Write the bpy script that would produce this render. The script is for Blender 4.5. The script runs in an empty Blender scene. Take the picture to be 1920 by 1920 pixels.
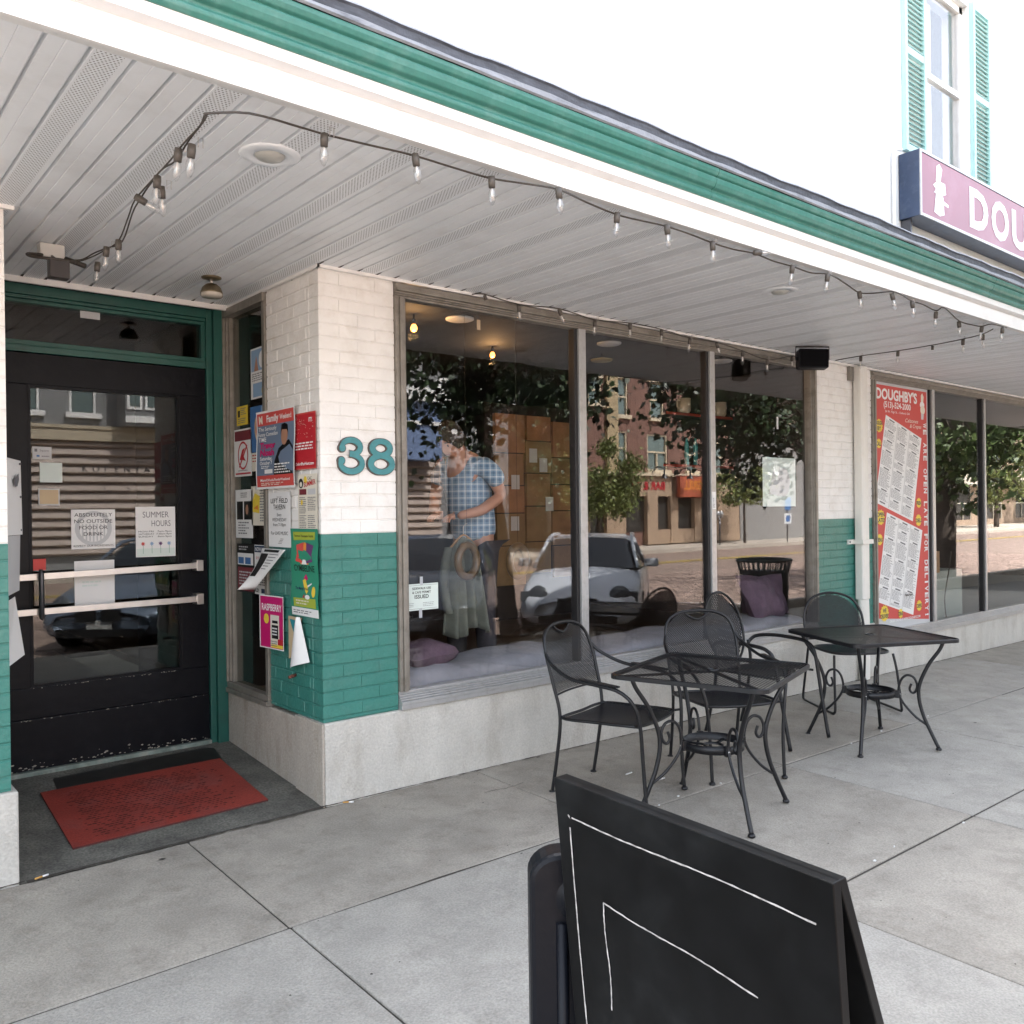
import bpy, math, random
from mathutils import Vector, Matrix
random.seed(7)
R = math.radians
sc = bpy.context.scene
col = sc.collection

# ------------------------------------------------------------------ camera
cam_d = bpy.data.cameras.new('camera'); cam = bpy.data.objects.new('camera', cam_d); col.objects.link(cam)
cam_d.sensor_width = 36; cam_d.lens = 30.805; cam_d.clip_start = .05; cam_d.clip_end = 900
_r = Vector((0.76544306, -0.64338499, -0.01235659)); _u = Vector((0.0107056, -0.00646751, 0.99992178)); _f = Vector((0.64341458, 0.76551547, -0.00193731))
cam.matrix_world = Matrix(((_r.x, _u.x, -_f.x, 0), (_r.y, _u.y, -_f.y, -4.058), (_r.z, _u.z, -_f.z, 1.5), (0, 0, 0, 1)))
sc.camera = cam
# ------------------------------------------------------------------ world, sun, exposure
w = bpy.data.worlds.new('World'); sc.world = w; w.use_nodes = True
nt = w.node_tree; bg = nt.nodes['Background']
sky = nt.nodes.new('ShaderNodeTexSky'); sky.sky_type = 'NISHITA'; sky.sun_disc = False
sky.sun_elevation = R(57); sky.sun_rotation = R(18); sky.air_density = 1.0; sky.dust_density = 2.5; sky.ozone_density = .6
hs = nt.nodes.new('ShaderNodeHueSaturation'); hs.inputs['Saturation'].default_value = .42; nt.links.new(sky.outputs[0], hs.inputs['Color']); nt.links.new(hs.outputs[0], bg.inputs[0]); bg.inputs[1].default_value = .15
sl = bpy.data.lights.new('sun', 'SUN'); sl.energy = 4.0; sl.angle = R(.53); sl.color = (1, .97, .93)
so = bpy.data.objects.new('sun', sl); col.objects.link(so)
sd = Vector((math.sin(R(18)) * math.cos(R(57)), math.cos(R(18)) * math.cos(R(57)), math.sin(R(57))))
so.rotation_euler = sd.to_track_quat('Z', 'Y').to_euler(); so.location = (0, 0, 30)
sc.view_settings.view_transform = 'Standard'; sc.view_settings.look = 'None'
sc.view_settings.exposure = 2.86; sc.view_settings.gamma = 1; sc.view_settings.use_curve_mapping = False

# ------------------------------------------------------------------ materials
MATS = {}
def mat(name, c, rough=.6, metal=0., var=0., vs=8., bump=0., bs=60., dirt=None, ds=3., spec=.5, coat=0., stretch=None, island=0., dfac=.6, fine=0., fs=260.):
    if name in MATS: return MATS[name]
    m = bpy.data.materials.new(name); m.use_nodes = True; MATS[name] = m
    n = m.node_tree.nodes; l = m.node_tree.links; p = n['Principled BSDF']
    p.inputs['Roughness'].default_value = rough; p.inputs['Metallic'].default_value = metal
    p.inputs['Specular IOR Level'].default_value = spec; p.inputs['Coat Weight'].default_value = coat
    p.inputs['Base Color'].default_value = (*c, 1)
    g = n.new('ShaderNodeNewGeometry'); vec = g.outputs['Position']
    if stretch:
        mp = n.new('ShaderNodeMapping'); mp.inputs['Scale'].default_value = stretch; l.new(vec, mp.inputs[0]); vec = mp.outputs[0]
    cur = None
    def mixc(a, b, fac, mode='MIX'):
        x = n.new('ShaderNodeMix'); x.data_type = 'RGBA'; x.blend_type = mode
        if hasattr(fac, 'is_linked'): l.new(fac, x.inputs[0])
        else: x.inputs[0].default_value = fac
        for i, s in ((6, a), (7, b)):
            if hasattr(s, 'is_linked'): l.new(s, x.inputs[i])
            else: x.inputs[i].default_value = (*s, 1)
        return x.outputs[2]
    cur = c
    if var:
        t = n.new('ShaderNodeTexNoise'); t.inputs['Scale'].default_value = vs; t.inputs['Detail'].default_value = 6; l.new(vec, t.inputs[0])
        r = n.new('ShaderNodeMapRange'); r.inputs[1].default_value = .3; r.inputs[2].default_value = .7; l.new(t.outputs[0], r.inputs[0])
        cur = mixc(tuple(v * (1 - var) for v in c), tuple(min(1, v * (1 + var)) for v in c), r.outputs[0])
    if island:
        r = n.new('ShaderNodeMapRange'); l.new(g.outputs['Random Per Island'], r.inputs[0]); r.inputs[3].default_value = 1 - island; r.inputs[4].default_value = 1 + island
        v = n.new('ShaderNodeVectorMath'); v.operation = 'SCALE'
        if hasattr(cur, 'is_linked'): l.new(cur, v.inputs[0])
        else: v.inputs[0].default_value = cur
        l.new(r.outputs[0], v.inputs['Scale']); cur = v.outputs[0]
    if dirt:
        t = n.new('ShaderNodeTexNoise'); t.inputs['Scale'].default_value = ds; t.inputs['Detail'].default_value = 8; t.inputs['Roughness'].default_value = .65; l.new(vec, t.inputs[0])
        r = n.new('ShaderNodeMapRange'); r.inputs[1].default_value = .5; r.inputs[2].default_value = .75; r.inputs[4].default_value = dfac; l.new(t.outputs[0], r.inputs[0])
        cur = mixc(cur, dirt, r.outputs[0])
    if fine:
        t = n.new('ShaderNodeTexNoise'); t.inputs['Scale'].default_value = fs; t.inputs['Detail'].default_value = 3; l.new(g.outputs['Position'], t.inputs[0])
        r = n.new('ShaderNodeMapRange'); r.inputs[1].default_value = .35; r.inputs[2].default_value = .65; r.inputs[3].default_value = 1 - fine; r.inputs[4].default_value = 1 + fine; l.new(t.outputs[0], r.inputs[0])
        v = n.new('ShaderNodeVectorMath'); v.operation = 'SCALE'
        if hasattr(cur, 'is_linked'): l.new(cur, v.inputs[0])
        else: v.inputs[0].default_value = cur
        l.new(r.outputs[0], v.inputs['Scale']); cur = v.outputs[0]
    if hasattr(cur, 'is_linked'): l.new(cur, p.inputs['Base Color'])
    if bump:
        t = n.new('ShaderNodeTexNoise'); t.inputs['Scale'].default_value = bs; t.inputs['Detail'].default_value = 5; l.new(g.outputs['Position'], t.inputs[0])
        b = n.new('ShaderNodeBump'); b.inputs['Strength'].default_value = bump; b.inputs['Distance'].default_value = .01
        l.new(t.outputs[0], b.inputs['Height']); l.new(b.outputs[0], p.inputs['Normal'])
    return m

def glassmat(name, f0=.06, tint=(1, 1, 1), rough=0.):
    if name in MATS: return MATS[name]
    m = bpy.data.materials.new(name); m.use_nodes = True; MATS[name] = m
    n = m.node_tree.nodes; l = m.node_tree.links; n.remove(n['Principled BSDF'])
    lw = n.new('ShaderNodeLayerWeight'); lw.inputs[0].default_value = .5
    pw = n.new('ShaderNodeMath'); pw.operation = 'POWER'; pw.inputs[1].default_value = 4.6; l.new(lw.outputs['Facing'], pw.inputs[0])
    ma = n.new('ShaderNodeMath'); ma.operation = 'MULTIPLY_ADD'; ma.inputs[1].default_value = 1 - f0; ma.inputs[2].default_value = f0; l.new(pw.outputs[0], ma.inputs[0])
    tr = n.new('ShaderNodeBsdfTransparent'); tr.inputs[0].default_value = (*tint, 1)
    gl = n.new('ShaderNodeBsdfGlossy'); gl.inputs['Roughness'].default_value = rough
    # panes of float glass are never quite flat: very slight waviness
    g = n.new('ShaderNodeNewGeometry'); t = n.new('ShaderNodeTexNoise'); t.inputs['Scale'].default_value = 1.1; t.inputs['Detail'].default_value = 1; l.new(g.outputs['Position'], t.inputs[0])
    b = n.new('ShaderNodeBump'); b.inputs['Strength'].default_value = .03; b.inputs['Distance'].default_value = .01; l.new(t.outputs[0], b.inputs['Height']); l.new(b.outputs[0], gl.inputs['Normal'])
    mx = n.new('ShaderNodeMixShader'); l.new(ma.outputs[0], mx.inputs[0]); l.new(tr.outputs[0], mx.inputs[1]); l.new(gl.outputs[0], mx.inputs[2])
    l.new(mx.outputs[0], n['Material Output'].inputs[0])
    return m

def emit(name, c, s):
    if name in MATS: return MATS[name]
    m = bpy.data.materials.new(name); m.use_nodes = True; MATS[name] = m
    p = m.node_tree.nodes['Principled BSDF']; p.inputs['Base Color'].default_value = (*c, 1)
    p.inputs['Emission Color'].default_value = (*c, 1); p.inputs['Emission Strength'].default_value = s
    return m

white = mat('white brick paint', (.80, .785, .755), .45, var=.05, vs=6, bump=.35, bs=45, dirt=(.52, .46, .38), ds=8, dfac=.4)
teal = mat('teal brick paint', (.042, .19, .157), .35, var=.07, vs=7, bump=.35, bs=45, dirt=(.075, .20, .17), ds=12, dfac=.7, fine=.05, fs=70)
tealwood = mat('teal wood paint', (.012, .085, .068), .42, var=.08, bump=.15, bs=30, dirt=(.02, .05, .045), ds=6)
conc = mat('base concrete', (.51, .495, .455), .85, var=.08, vs=3, bump=.7, bs=70, dirt=(.30, .265, .22), ds=2.6, stretch=(2.2, 2.2, .9), dfac=.6, fine=.07, fs=90)
concb = mat('stained recess concrete', (.40, .36, .31), .85, var=.12, vs=3, bump=.7, bs=70, dirt=(.20, .165, .12), ds=3, stretch=(3, 3, .8), dfac=.8, fine=.08, fs=90)
slabm = mat('sidewalk concrete', (.315, .290, .250), .88, var=.15, vs=3.5, bump=.6, bs=110, dirt=(.17, .15, .125), ds=8, dfac=.55, spec=.3, fine=.13, fs=120)
slabm2 = mat('newer and skylit sidewalk concrete', (.335, .318, .284), .85, var=.12, vs=4, bump=.6, bs=110, dirt=(.19, .175, .15), ds=9, dfac=.5, spec=.3, fine=.13, fs=120)  # newer slabs; cooler tone also puts sky light into the right-hand slabs
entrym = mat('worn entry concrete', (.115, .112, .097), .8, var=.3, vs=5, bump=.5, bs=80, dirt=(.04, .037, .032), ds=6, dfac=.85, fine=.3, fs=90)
jointm = mat('dark joint soil', (.05, .043, .035), .95, var=.3, vs=40, bump=.6, bs=80)
soffw = mat('soffit vinyl', (.77, .80, .825), .42, var=.035, vs=2.5, dirt=(.42, .40, .38), ds=2.2, dfac=.35)
trimw = mat('white trim paint', (.80, .79, .77), .4, var=.02, dirt=(.6, .57, .52), ds=9, dfac=.3)
greenm = mat('green moulding paint', (.045, .19, .155), .38, var=.08, vs=5, bump=.5, bs=14, dirt=(.12, .27, .235), ds=9, dfac=.6, fine=.06, fs=60)
flash = mat('weathered roof flashing', (.07, .08, .10), .6, var=.3, vs=12, dirt=(.02, .024, .032), ds=5, stretch=(1, 3, 6), dfac=1., bump=.5, bs=30)
bronze = mat('aged aluminium frame', (.25, .23, .20), .42, metal=.35, var=.12, vs=10, dirt=(.12, .095, .07), ds=14, dfac=.6, bump=.1)
alum = mat('satin aluminium', (.44, .44, .44), .34, metal=.45, var=.06, vs=8, dirt=(.26, .25, .23), ds=30, dfac=.5)
doorm = mat('black door paint', (.0035, .004, .0065), .38, var=.2, vs=4, bump=.2, bs=25, dirt=(.010, .0105, .013), ds=8, dfac=.5, spec=.16)
steel = mat('brushed steel', (.52, .5, .48), .33, metal=.85, var=.08, vs=12)
dsteel = mat('dark steel', (.10, .10, .11), .4, metal=.8)
ironm = mat('black powder coat', (.0045, .005, .007), .36, var=.2, vs=30, bump=.25, bs=220, spec=.5)
mesh_m = mat('black metal mesh', (.004, .0046, .007), .4, spec=.35)
rubber = mat('red rubber mat', (.24, .034, .024), .6, var=.15, vs=6, bump=.3, bs=120, dirt=(.20, .075, .07), ds=4, dfac=.8, fine=.15, fs=120)
rubberd = mat('mat hollow', (.06, .012, .01), .8)
board = mat('chalkboard black', (.004, .0043, .0047), .42, var=.2, vs=5, dirt=(.016, .018, .019), ds=5, dfac=.6, spec=.14, fine=.3, fs=14)
chalk = mat('white chalk', (.42, .41, .40), .9, var=.45, vs=60)
plast = mat('black plastic', (.004, .005, .008), .42, spec=.2, var=.1, bump=.1, bs=40)
numt = mat('numeral teal face', (.05, .23, .25), .45, var=.1, vs=40)
numb = mat('numeral brown edge', (.09, .075, .065), .6, var=.2, vs=30)
cabm = mat('brown cable', (.045, .037, .03), .55)
sockm = mat('brown socket', (.075, .065, .055), .45)
paper = mat('white paper', (.74, .74, .73), .7, var=.02, vs=20)
pipem = mat('white pipe paint', (.72, .70, .65), .45, var=.05, dirt=(.5, .46, .4), ds=8, dfac=.4, stretch=(3, 3, 1))
glass = glassmat('window glass', .048)
doorglass = glassmat('door glass', .040, (.75, .77, .76))
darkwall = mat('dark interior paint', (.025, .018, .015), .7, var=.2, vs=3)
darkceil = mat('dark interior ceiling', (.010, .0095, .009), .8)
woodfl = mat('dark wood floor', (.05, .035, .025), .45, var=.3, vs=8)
cushm = mat('grey bench fabric', (.25, .25, .275), .9, var=.12, vs=7, bump=.6, bs=30)
purplem = mat('purple pillow fabric', (.11, .07, .10), .9, var=.2, vs=14, bump=.5, bs=50)
card = mat('brown kraft board', (.36, .21, .10), .75, var=.12, vs=6)
road_joint = mat('road sand joints', (.12, .09, .07), .95)
brickst = mat('red street brick', (.30, .215, .175), .8, var=.15, vs=5, island=.35, bump=.4, bs=60)
leafd = mat('dark leaves', (.035, .062, .022), .5, var=.3, vs=1.5, island=.45)
leafl = mat('sunlit leaves', (.15, .18, .05), .5, var=.3, vs=2, island=.4)  # sunlight on the far trees put into the leaf colour
barkm = mat('tree bark', (.09, .07, .055), .9, var=.3, vs=12, bump=1., bs=25)
tyrem = mat('black tyre rubber', (.02, .02, .02), .8)

# ------------------------------------------------------------------ builders
class B:
    def __init__(s): s.v = []; s.f = []; s.mi = []; s.ms = []; s.sm = []
    def m(s, mt):
        if mt not in s.ms: s.ms.append(mt)
        return s.ms.index(mt)
    def add(s, vs, fs, mt, smooth=False):
        o = len(s.v); s.v += [tuple(v) for v in vs]; i = s.m(mt)
        for f in fs: s.f.append(tuple(o + k for k in f)); s.mi.append(i); s.sm.append(smooth)
        return s
    def box(s, a, b, mt):
        x0, y0, z0 = a; x1, y1, z1 = b
        vs = [(x0, y0, z0), (x1, y0, z0), (x1, y1, z0), (x0, y1, z0), (x0, y0, z1), (x1, y0, z1), (x1, y1, z1), (x0, y1, z1)]
        return s.add(vs, [(0, 3, 2, 1), (4, 5, 6, 7), (0, 1, 5, 4), (1, 2, 6, 5), (2, 3, 7, 6), (3, 0, 4, 7)], mt)
    def obox(s, c, ax, ay, az, mt):
        c = Vector(c); ax = Vector(ax); ay = Vector(ay); az = Vector(az)
        vs = [c + i * ax + j * ay + k * az for k in (-1, 1) for i, j in ((-1, -1), (1, -1), (1, 1), (-1, 1))]
        return s.add(vs, [(0, 3, 2, 1), (4, 5, 6, 7), (0, 1, 5, 4), (1, 2, 6, 5), (2, 3, 7, 6), (3, 0, 4, 7)], mt)
    def tube(s, pts, r, mt, n=8, closed=False, smooth=True, cap=True):
        P = [Vector(p) for p in pts]; N = len(P); rr = r if isinstance(r, (list, tuple)) else [r] * N
        vs = []; up = None
        for i, p in enumerate(P):
            a = P[(i - 1) % N] if (closed or i > 0) else P[i]; b = P[(i + 1) % N] if (closed or i < N - 1) else P[i]
            t = (b - a)
            if t.length < 1e-9: t = Vector((0, 0, 1))
            t.normalize()
            if up is None:
                up = Vector((0, 0, 1)) if abs(t.z) < .9 else Vector((1, 0, 0))
            up = up - t * up.dot(t)
            if up.length < 1e-6: up = t.orthogonal()
            up.normalize(); q = t.cross(up)
            for k in range(n):
                an = 2 * math.pi * k / n; vs.append(p + rr[i] * (math.cos(an) * up + math.sin(an) * q))
        fs = []
        for i in range(N if closed else N - 1):
            j = (i + 1) % N
            for k in range(n): fs.append((i * n + k, i * n + (k + 1) % n, j * n + (k + 1) % n, j * n + k))
        if cap and not closed: fs.append(tuple(range(n))[::-1]); fs.append(tuple((N - 1) * n + k for k in range(n)))
        return s.add(vs, fs, mt, smooth)
    def lathe(s, prof, c, mt, n=24, axis=(0, 0, 1), smooth=True):
        a = Vector(axis).normalized(); u = a.orthogonal().normalized(); q = a.cross(u); c = Vector(c); vs = []
        for r, h in prof:
            for k in range(n):
                an = 2 * math.pi * k / n; vs.append(c + a * h + max(r, 1e-4) * (math.cos(an) * u + math.sin(an) * q))
        fs = []
        for i in range(len(prof) - 1):
            for k in range(n): fs.append((i * n + k, i * n + (k + 1) % n, (i + 1) * n + (k + 1) % n, (i + 1) * n + k))
        return s.add(vs, fs, mt, smooth)
    def extrude(s, poly, a, b, mt, smooth=False, caps=True):
        """poly: list of 3D points (closed), swept from offset a to offset b"""
        n = len(poly); a = Vector(a); b = Vector(b)
        vs = [Vector(p) + a for p in poly] + [Vector(p) + b for p in poly]
        fs = [(i, (i + 1) % n, n + (i + 1) % n, n + i) for i in range(n)]
        if caps: fs += [tuple(range(n))[::-1], tuple(range(n, 2 * n))]
        return s.add(vs, fs, mt, smooth)
    def grid(s, fn, nu, nv, mt, smooth=True):
        vs = [fn(i / nu, j / nv) for j in range(nv + 1) for i in range(nu + 1)]
        fs = [(j * (nu + 1) + i, j * (nu + 1) + i + 1, (j + 1) * (nu + 1) + i + 1, (j + 1) * (nu + 1) + i) for j in range(nv) for i in range(nu)]
        return s.add(vs, fs, mt, smooth)
    def build(s, name, parent=None, bevel=0., solid=0., sub=0):
        me = bpy.data.meshes.new(name); me.from_pydata(s.v, [], s.f)
        for mt in s.ms: me.materials.append(mt)
        me.polygons.foreach_set('material_index', s.mi); me.polygons.foreach_set('use_smooth', s.sm); me.update()
        o = bpy.data.objects.new(name, me); col.objects.link(o)
        if parent: o.parent = parent
        if solid: d = o.modifiers.new('solid', 'SOLIDIFY'); d.thickness = solid; d.offset = 0
        if sub: d = o.modifiers.new('sub', 'SUBSURF'); d.levels = sub; d.render_levels = sub
        if bevel: d = o.modifiers.new('bevel', 'BEVEL'); d.width = bevel; d.segments = 2; d.limit_method = 'ANGLE'
        return o

def tag(o, label, cat, group=None, kind=None):
    o['label'] = label; o['category'] = cat
    if group: o['group'] = group
    if kind: o['kind'] = kind
    return o
def thing(name, label, cat, loc=(0, 0, 0), rz=0., group=None):
    o = bpy.data.objects.new(name, None); col.objects.link(o); o.location = loc; o.rotation_euler = (0, 0, rz); o.empty_display_size = .1
    return tag(o, label, cat, group)
def struct(o, label=None):
    o['kind'] = 'structure'
    if label: o['label'] = label
    return o
def copy_tree(o, parent=None):
    c = o.copy(); col.objects.link(c)
    if parent: c.parent = parent
    for ch in list(o.children): copy_tree(ch, c)
    return c
def smooth(pts, k=6, closed=False):
    P = [Vector(p) for p in pts]; N = len(P); out = []
    for i in range(N if closed else N - 1):
        a, b, c, d = (P[(i - 1) % N] if closed or i > 0 else P[0]), P[i], P[(i + 1) % N], (P[(i + 2) % N] if closed or i + 2 < N else P[-1])
        for j in range(k):
            t = j / k
            out.append(.5 * ((2 * b) + (c - a) * t + (2 * a - 5 * b + 4 * c - d) * t * t + (3 * b - a - 3 * c + d) * t ** 3))
    if not closed: out.append(P[-1])
    return out

def gz(x, y):
    return -0.013 * max(x - 2.1, 0) + 0.02 * min(y, 0)

# ------------------------------------------------------------------ print (posters, papers, lettering)
_dg = None; _tc = {}
def textmesh(s, bold=0., shear=0.):
    key = (s, bold, shear)
    if key in _tc: return _tc[key]
    cu = bpy.data.curves.new('t', 'FONT'); cu.body = s; cu.size = 1; cu.offset = bold; cu.shear = shear; cu.resolution_u = 3
    ob = bpy.data.objects.new('t', cu); col.objects.link(ob)
    dg = bpy.context.evaluated_depsgraph_get(); me = bpy.data.meshes.new_from_object(ob.evaluated_get(dg))
    vs = [(v.co.x, v.co.y) for v in me.vertices]; fs = [tuple(p.vertices) for p in me.polygons]
    bpy.data.objects.remove(ob); bpy.data.curves.remove(cu); bpy.data.meshes.remove(me)
    x0 = min(v[0] for v in vs); x1 = max(v[0] for v in vs); y0 = min(v[1] for v in vs); y1 = max(v[1] for v in vs)
    _tc[key] = (vs, fs, x0, x1, y0, y1); return _tc[key]
PAL = {'white': (.76, .76, .75), 'cream': (.70, .66, .56), 'black': (.006, .006, .007), 'grey': (.16, .16, .17), 'lgrey': (.52, .53, .54), 'red': (.45, .02, .03), 'brick': (.55, .075, .065), 'slate': (.14, .19, .27),
       'pink': (.55, .02, .20), 'magenta': (.5, .01, .13), 'yellow': (.75, .55, .06), 'blue': (.06, .16, .36), 'lblue': (.25, .38, .55), 'dblue': (.012, .03, .08), 'green': (.03, .25, .15), 'lime': (.35, .42, .05),
       'orange': (.70, .24, .04), 'purple': (.12, .04, .14), 'skin': (.38, .2, .13), 'teal': (.02, .22, .26), 'maroon': (.18, .03, .04), 'skyred': (.6, .07, .06), 'tan': (.55, .42, .26), 'pale': (.62, .70, .66)}
def pm(c, spec=.35): return mat('print ' + c, PAL[c], .55, spec=spec)
class Print:
    """flat print: origin o, right vector U, up vector V (metres); optional bend(u,v)->offset along the normal"""
    def __init__(s, o, U, V, w, h, base='white', bend=None, thick=.0012, edge=True):
        s.o = Vector(o); s.U = Vector(U).normalized(); s.V = Vector(V).normalized(); s.n = s.U.cross(s.V); s.bend = bend; s.w = w; s.h = h
        s.b = B(); s.cnt = 0
        if edge: s.rect(0, 0, w, h, base, lay=0)
    def P(s, u, v, lay):
        d = (s.bend(u, v) if s.bend else 0) + lay * .0006 + s.cnt * .000012
        return s.o + s.U * u + s.V * v + s.n * d
    def rect(s, u0, v0, u1, v1, c, lay=1, rot=0.):
        s.cnt += 1
        nu, nv = (max(1, int(abs(u1 - u0) / .03)), max(1, int(abs(v1 - v0) / .03))) if s.bend else (1, 1)
        s.b.grid(lambda a, b_: s.P(u0 + (u1 - u0) * a, v0 + (v1 - v0) * b_, lay), nu, nv, pm(c), smooth=bool(s.bend)); return s
    def poly(s, pts, c, lay=1, cnt=True):
        s.cnt += cnt
        s.b.add([s.P(u, v, lay) for u, v in pts], [tuple(range(len(pts)))], pm(c)); return s
    def ell(s, cu, cv, ru, rv, c, lay=1, n=20, star=0.):
        return s.poly([(cu + ru * (1 - (star if k % 2 else 0)) * math.cos(2 * math.pi * k / n), cv + rv * (1 - (star if k % 2 else 0)) * math.sin(2 * math.pi * k / n)) for k in range(n)], c, lay)
    def ring(s, cu, cv, ru, rv, t, c, lay=1, n=28):
        vs = []; fs = []
        for k in range(n):
            a = 2 * math.pi * k / n
            vs += [s.P(cu + ru * math.cos(a), cv + rv * math.sin(a), lay), s.P(cu + (ru - t) * math.cos(a), cv + (rv - t) * math.sin(a), lay)]
            j = (k + 1) % n; fs.append((2 * k, 2 * j, 2 * j + 1, 2 * k + 1))
        s.b.add(vs, fs, pm(c)); return s
    def text(s, t, u, v, size, c='black', w=None, bold=.0, lay=2, align='c', rot=0., shear=0., M=None):
        s.cnt += 1; vs, fs, x0, x1, y0, y1 = textmesh(t, bold, shear); k = size / .72; kx = k if w is None else w / (x1 - x0)
        ox = {'c': (x0 + x1) / 2, 'l': x0, 'r': x1}[align]; ca, sa = math.cos(rot), math.sin(rot); out = []
        for x, y in vs:
            a, b_ = (x - ox) * kx, (y) * k
            if M: a, b_ = M(a, b_)
            out.append(s.P(u + a * ca - b_ * sa, v + a * sa + b_ * ca, lay))
        s.b.add(out, fs, pm(c)); return s
    def lines(s, u0, v0, u1, v1, n, c='grey', fill=.45, M=None, lay=2, seed=0, gap=.12):
        rd = random.Random(seed + n); dv = (v1 - v0) / n
        for i in range(n):
            u = u0; vb = v0 + dv * (i + .5 - fill / 2); vt = vb + dv * fill; e = u1 - (u1 - u0) * rd.random() * .35
            while u < e:
                l_ = (u1 - u0) * rd.uniform(.06, .2); ue = min(e, u + l_)
                q = [(u, vb), (ue, vb), (ue, vt), (u, vt)]
                if M: q = [M(*p) for p in q]
                s.poly(q, c, lay, False); u = ue + (u1 - u0) * gap * .3
        return s
    def done(s, name, label, cat='poster', group=None, parent=None):
        o = s.b.build(name, parent)
        if parent is None: tag(o, label, cat, group)
        return o

# ================================================================== GROUND
YR = [0.0, -1.06, -2.15, -3.22, -4.28]
XJ = [-3.35, -1.75, -.15, 1.43, 3.1, 4.63, 6.23, 7.84, 9.45, 11.05, 12.65, 14.3, 16.0, 17.7, 19.4]
b = B(); fs = []; NX = 24
b.grid(lambda u, v: (-3.4 + 26.4 * u, .3 - 4.6 * v, gz(-3.4 + 26.4 * u, min(0, .3 - 4.6 * v)) - .006), 24, 8, jointm)
sidewalk = struct(b.build('sidewalk'))
rd = random.Random(3)
for r in range(4):
    for i in range(len(XJ) - 1):
        x0, x1 = XJ[i] + .004, XJ[i + 1] - .004; y1, y0 = YR[r] - (.007 if r else -.0), YR[r + 1] + .006
        if r == 0: y1 = .004 if not .6 < (x0 + x1) / 2 < 2.2 else -.02
        c = [(x0 + rd.uniform(-.003, .003), y0, 0), (x1, y0, 0), (x1 + rd.uniform(-.003, .003), y1, 0), (x0, y1, 0)]
        dz = rd.uniform(-.003, .003); bb = B()
        tp = [(p[0], p[1], gz(p[0], p[1]) + dz) for p in c]
        bb.add(tp + [(p[0], p[1], p[2] - .06) for p in tp], [(0, 1, 2, 3), (0, 4, 5, 1), (1, 5, 6, 2), (2, 6, 7, 3), (3, 7, 4, 0)],
               slabm2 if (r, i) in ((1, 3), (1, 5), (0, 6), (1, 6), (2, 3), (2, 2), (1, 2), (2, 5), (1, 7), (0, 7), (2, 6), (3, 4)) else slabm)
        bb.build('slab', sidewalk, bevel=.006)
# hairline cracks and small litter on the pavement
bb = B()
for (x, y), a, n in (((2.9, -.35), .3, 5),):
    p = Vector((x, y, 0)); pts = []
    for k in range(n):
        pts.append((p.x, p.y, gz(p.x, p.y) + .0035)); a += rd.uniform(-.5, .5); p = p + Vector((math.cos(a), math.sin(a), 0)) * .07
    bb.tube(pts, .0009, jointm, n=3)
bb.build('crack', sidewalk)['kind'] = 'stuff'
bb = B()
for k in range(190):
    x, y = rd.uniform(.9, 8.5), rd.uniform(-3.3, -.02); s = rd.uniform(.0015, .006) if k % 14 else rd.uniform(.010, .018); a = rd.random() * 3
    bb.add([(x + s * math.cos(a + t) * rd.uniform(.5, 1.4), y + s * math.sin(a + t) * rd.uniform(.5, 1.2), gz(x, y) + .0045) for t in (0, 1.2, 2.4, 3.8, 5)], [(0, 1, 2, 3, 4)], jointm)
tag(bb.build('dirt_specks'), 'dark gum spots and dirt specks scattered on the pavement', 'dirt', kind='stuff')
bb = B()
for k in range(15):
    x, y = (rd.uniform(3, 7.5), rd.gauss(-1.06, .02)) if k % 2 else (rd.uniform(3, 6.5), rd.gauss(-2.15, .02)); s = rd.uniform(.003, .007)
    bb.box((x - s, y - s * .6, gz(x, y) + .003), (x + s, y + s * .6, gz(x, y) + .008), paper)
tag(bb.build('litter_scraps'), 'tiny white scraps caught in the pavement joints', 'litter', kind='stuff')
def cig(x, y, a, label, L=.055, filt=True):
    t = thing('cigarette_butt', label, 'cigarette butt', (x, y, gz(x, y) + .010 if y < 0 else .012), a, 'cigarette butts on the pavement')
    bb = B(); bb.tube([(0, 0, 0), (L * .55, 0, 0)], .004, mat('filter paper', (.55, .30, .08), .7) if filt else paper); bb.build('filter', t)
    bb = B(); bb.tube([(L * .55, 0, 0), (L, 0, 0)], .004, paper); bb.build('paper_end', t)
cig(.80, -.03, .25, 'cigarette butt with orange filter by the foot of the left brick pillar')
cig(2.22, -.035, -.6, 'cigarette butt with orange filter at the corner of the concrete base under the number')
cig(3.72, -.62, .1, 'white cigarette end on the pavement behind the left mesh chair', filt=False); cig(3.79, -.80, .0, 'white cigarette end on the pavement under the middle of the mesh table', filt=False)

# kerb, brick road and far pavement
bb = B(); bb.box((-3.4, -4.46, -.6), (60, -4.29, -.095), slabm); kerb = struct(bb.build('kerb', bevel=.012))
fb = mat('far street brick', (.30, .215, .175), .85, var=.2, vs=3, bump=.4, bs=30)
n_, l_ = fb.node_tree.nodes, fb.node_tree.links; bt = n_.new('ShaderNodeTexBrick'); gg = n_.new('ShaderNodeNewGeometry'); l_.new(gg.outputs['Position'], bt.inputs['Vector'])
bt.inputs['Scale'].default_value = 1; bt.inputs['Brick Width'].default_value = .222; bt.inputs['Row Height'].default_value = .107; bt.inputs['Mortar Size'].default_value = .012; bt.inputs['Color1'].default_value = (.36, .26, .21, 1); bt.inputs['Color2'].default_value = (.22, .15, .12, 1); bt.inputs['Mortar'].default_value = (.12, .1, .08, 1)
l_.new(bt.outputs['Color'], n_['Principled BSDF'].inputs['Base Color'])
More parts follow.
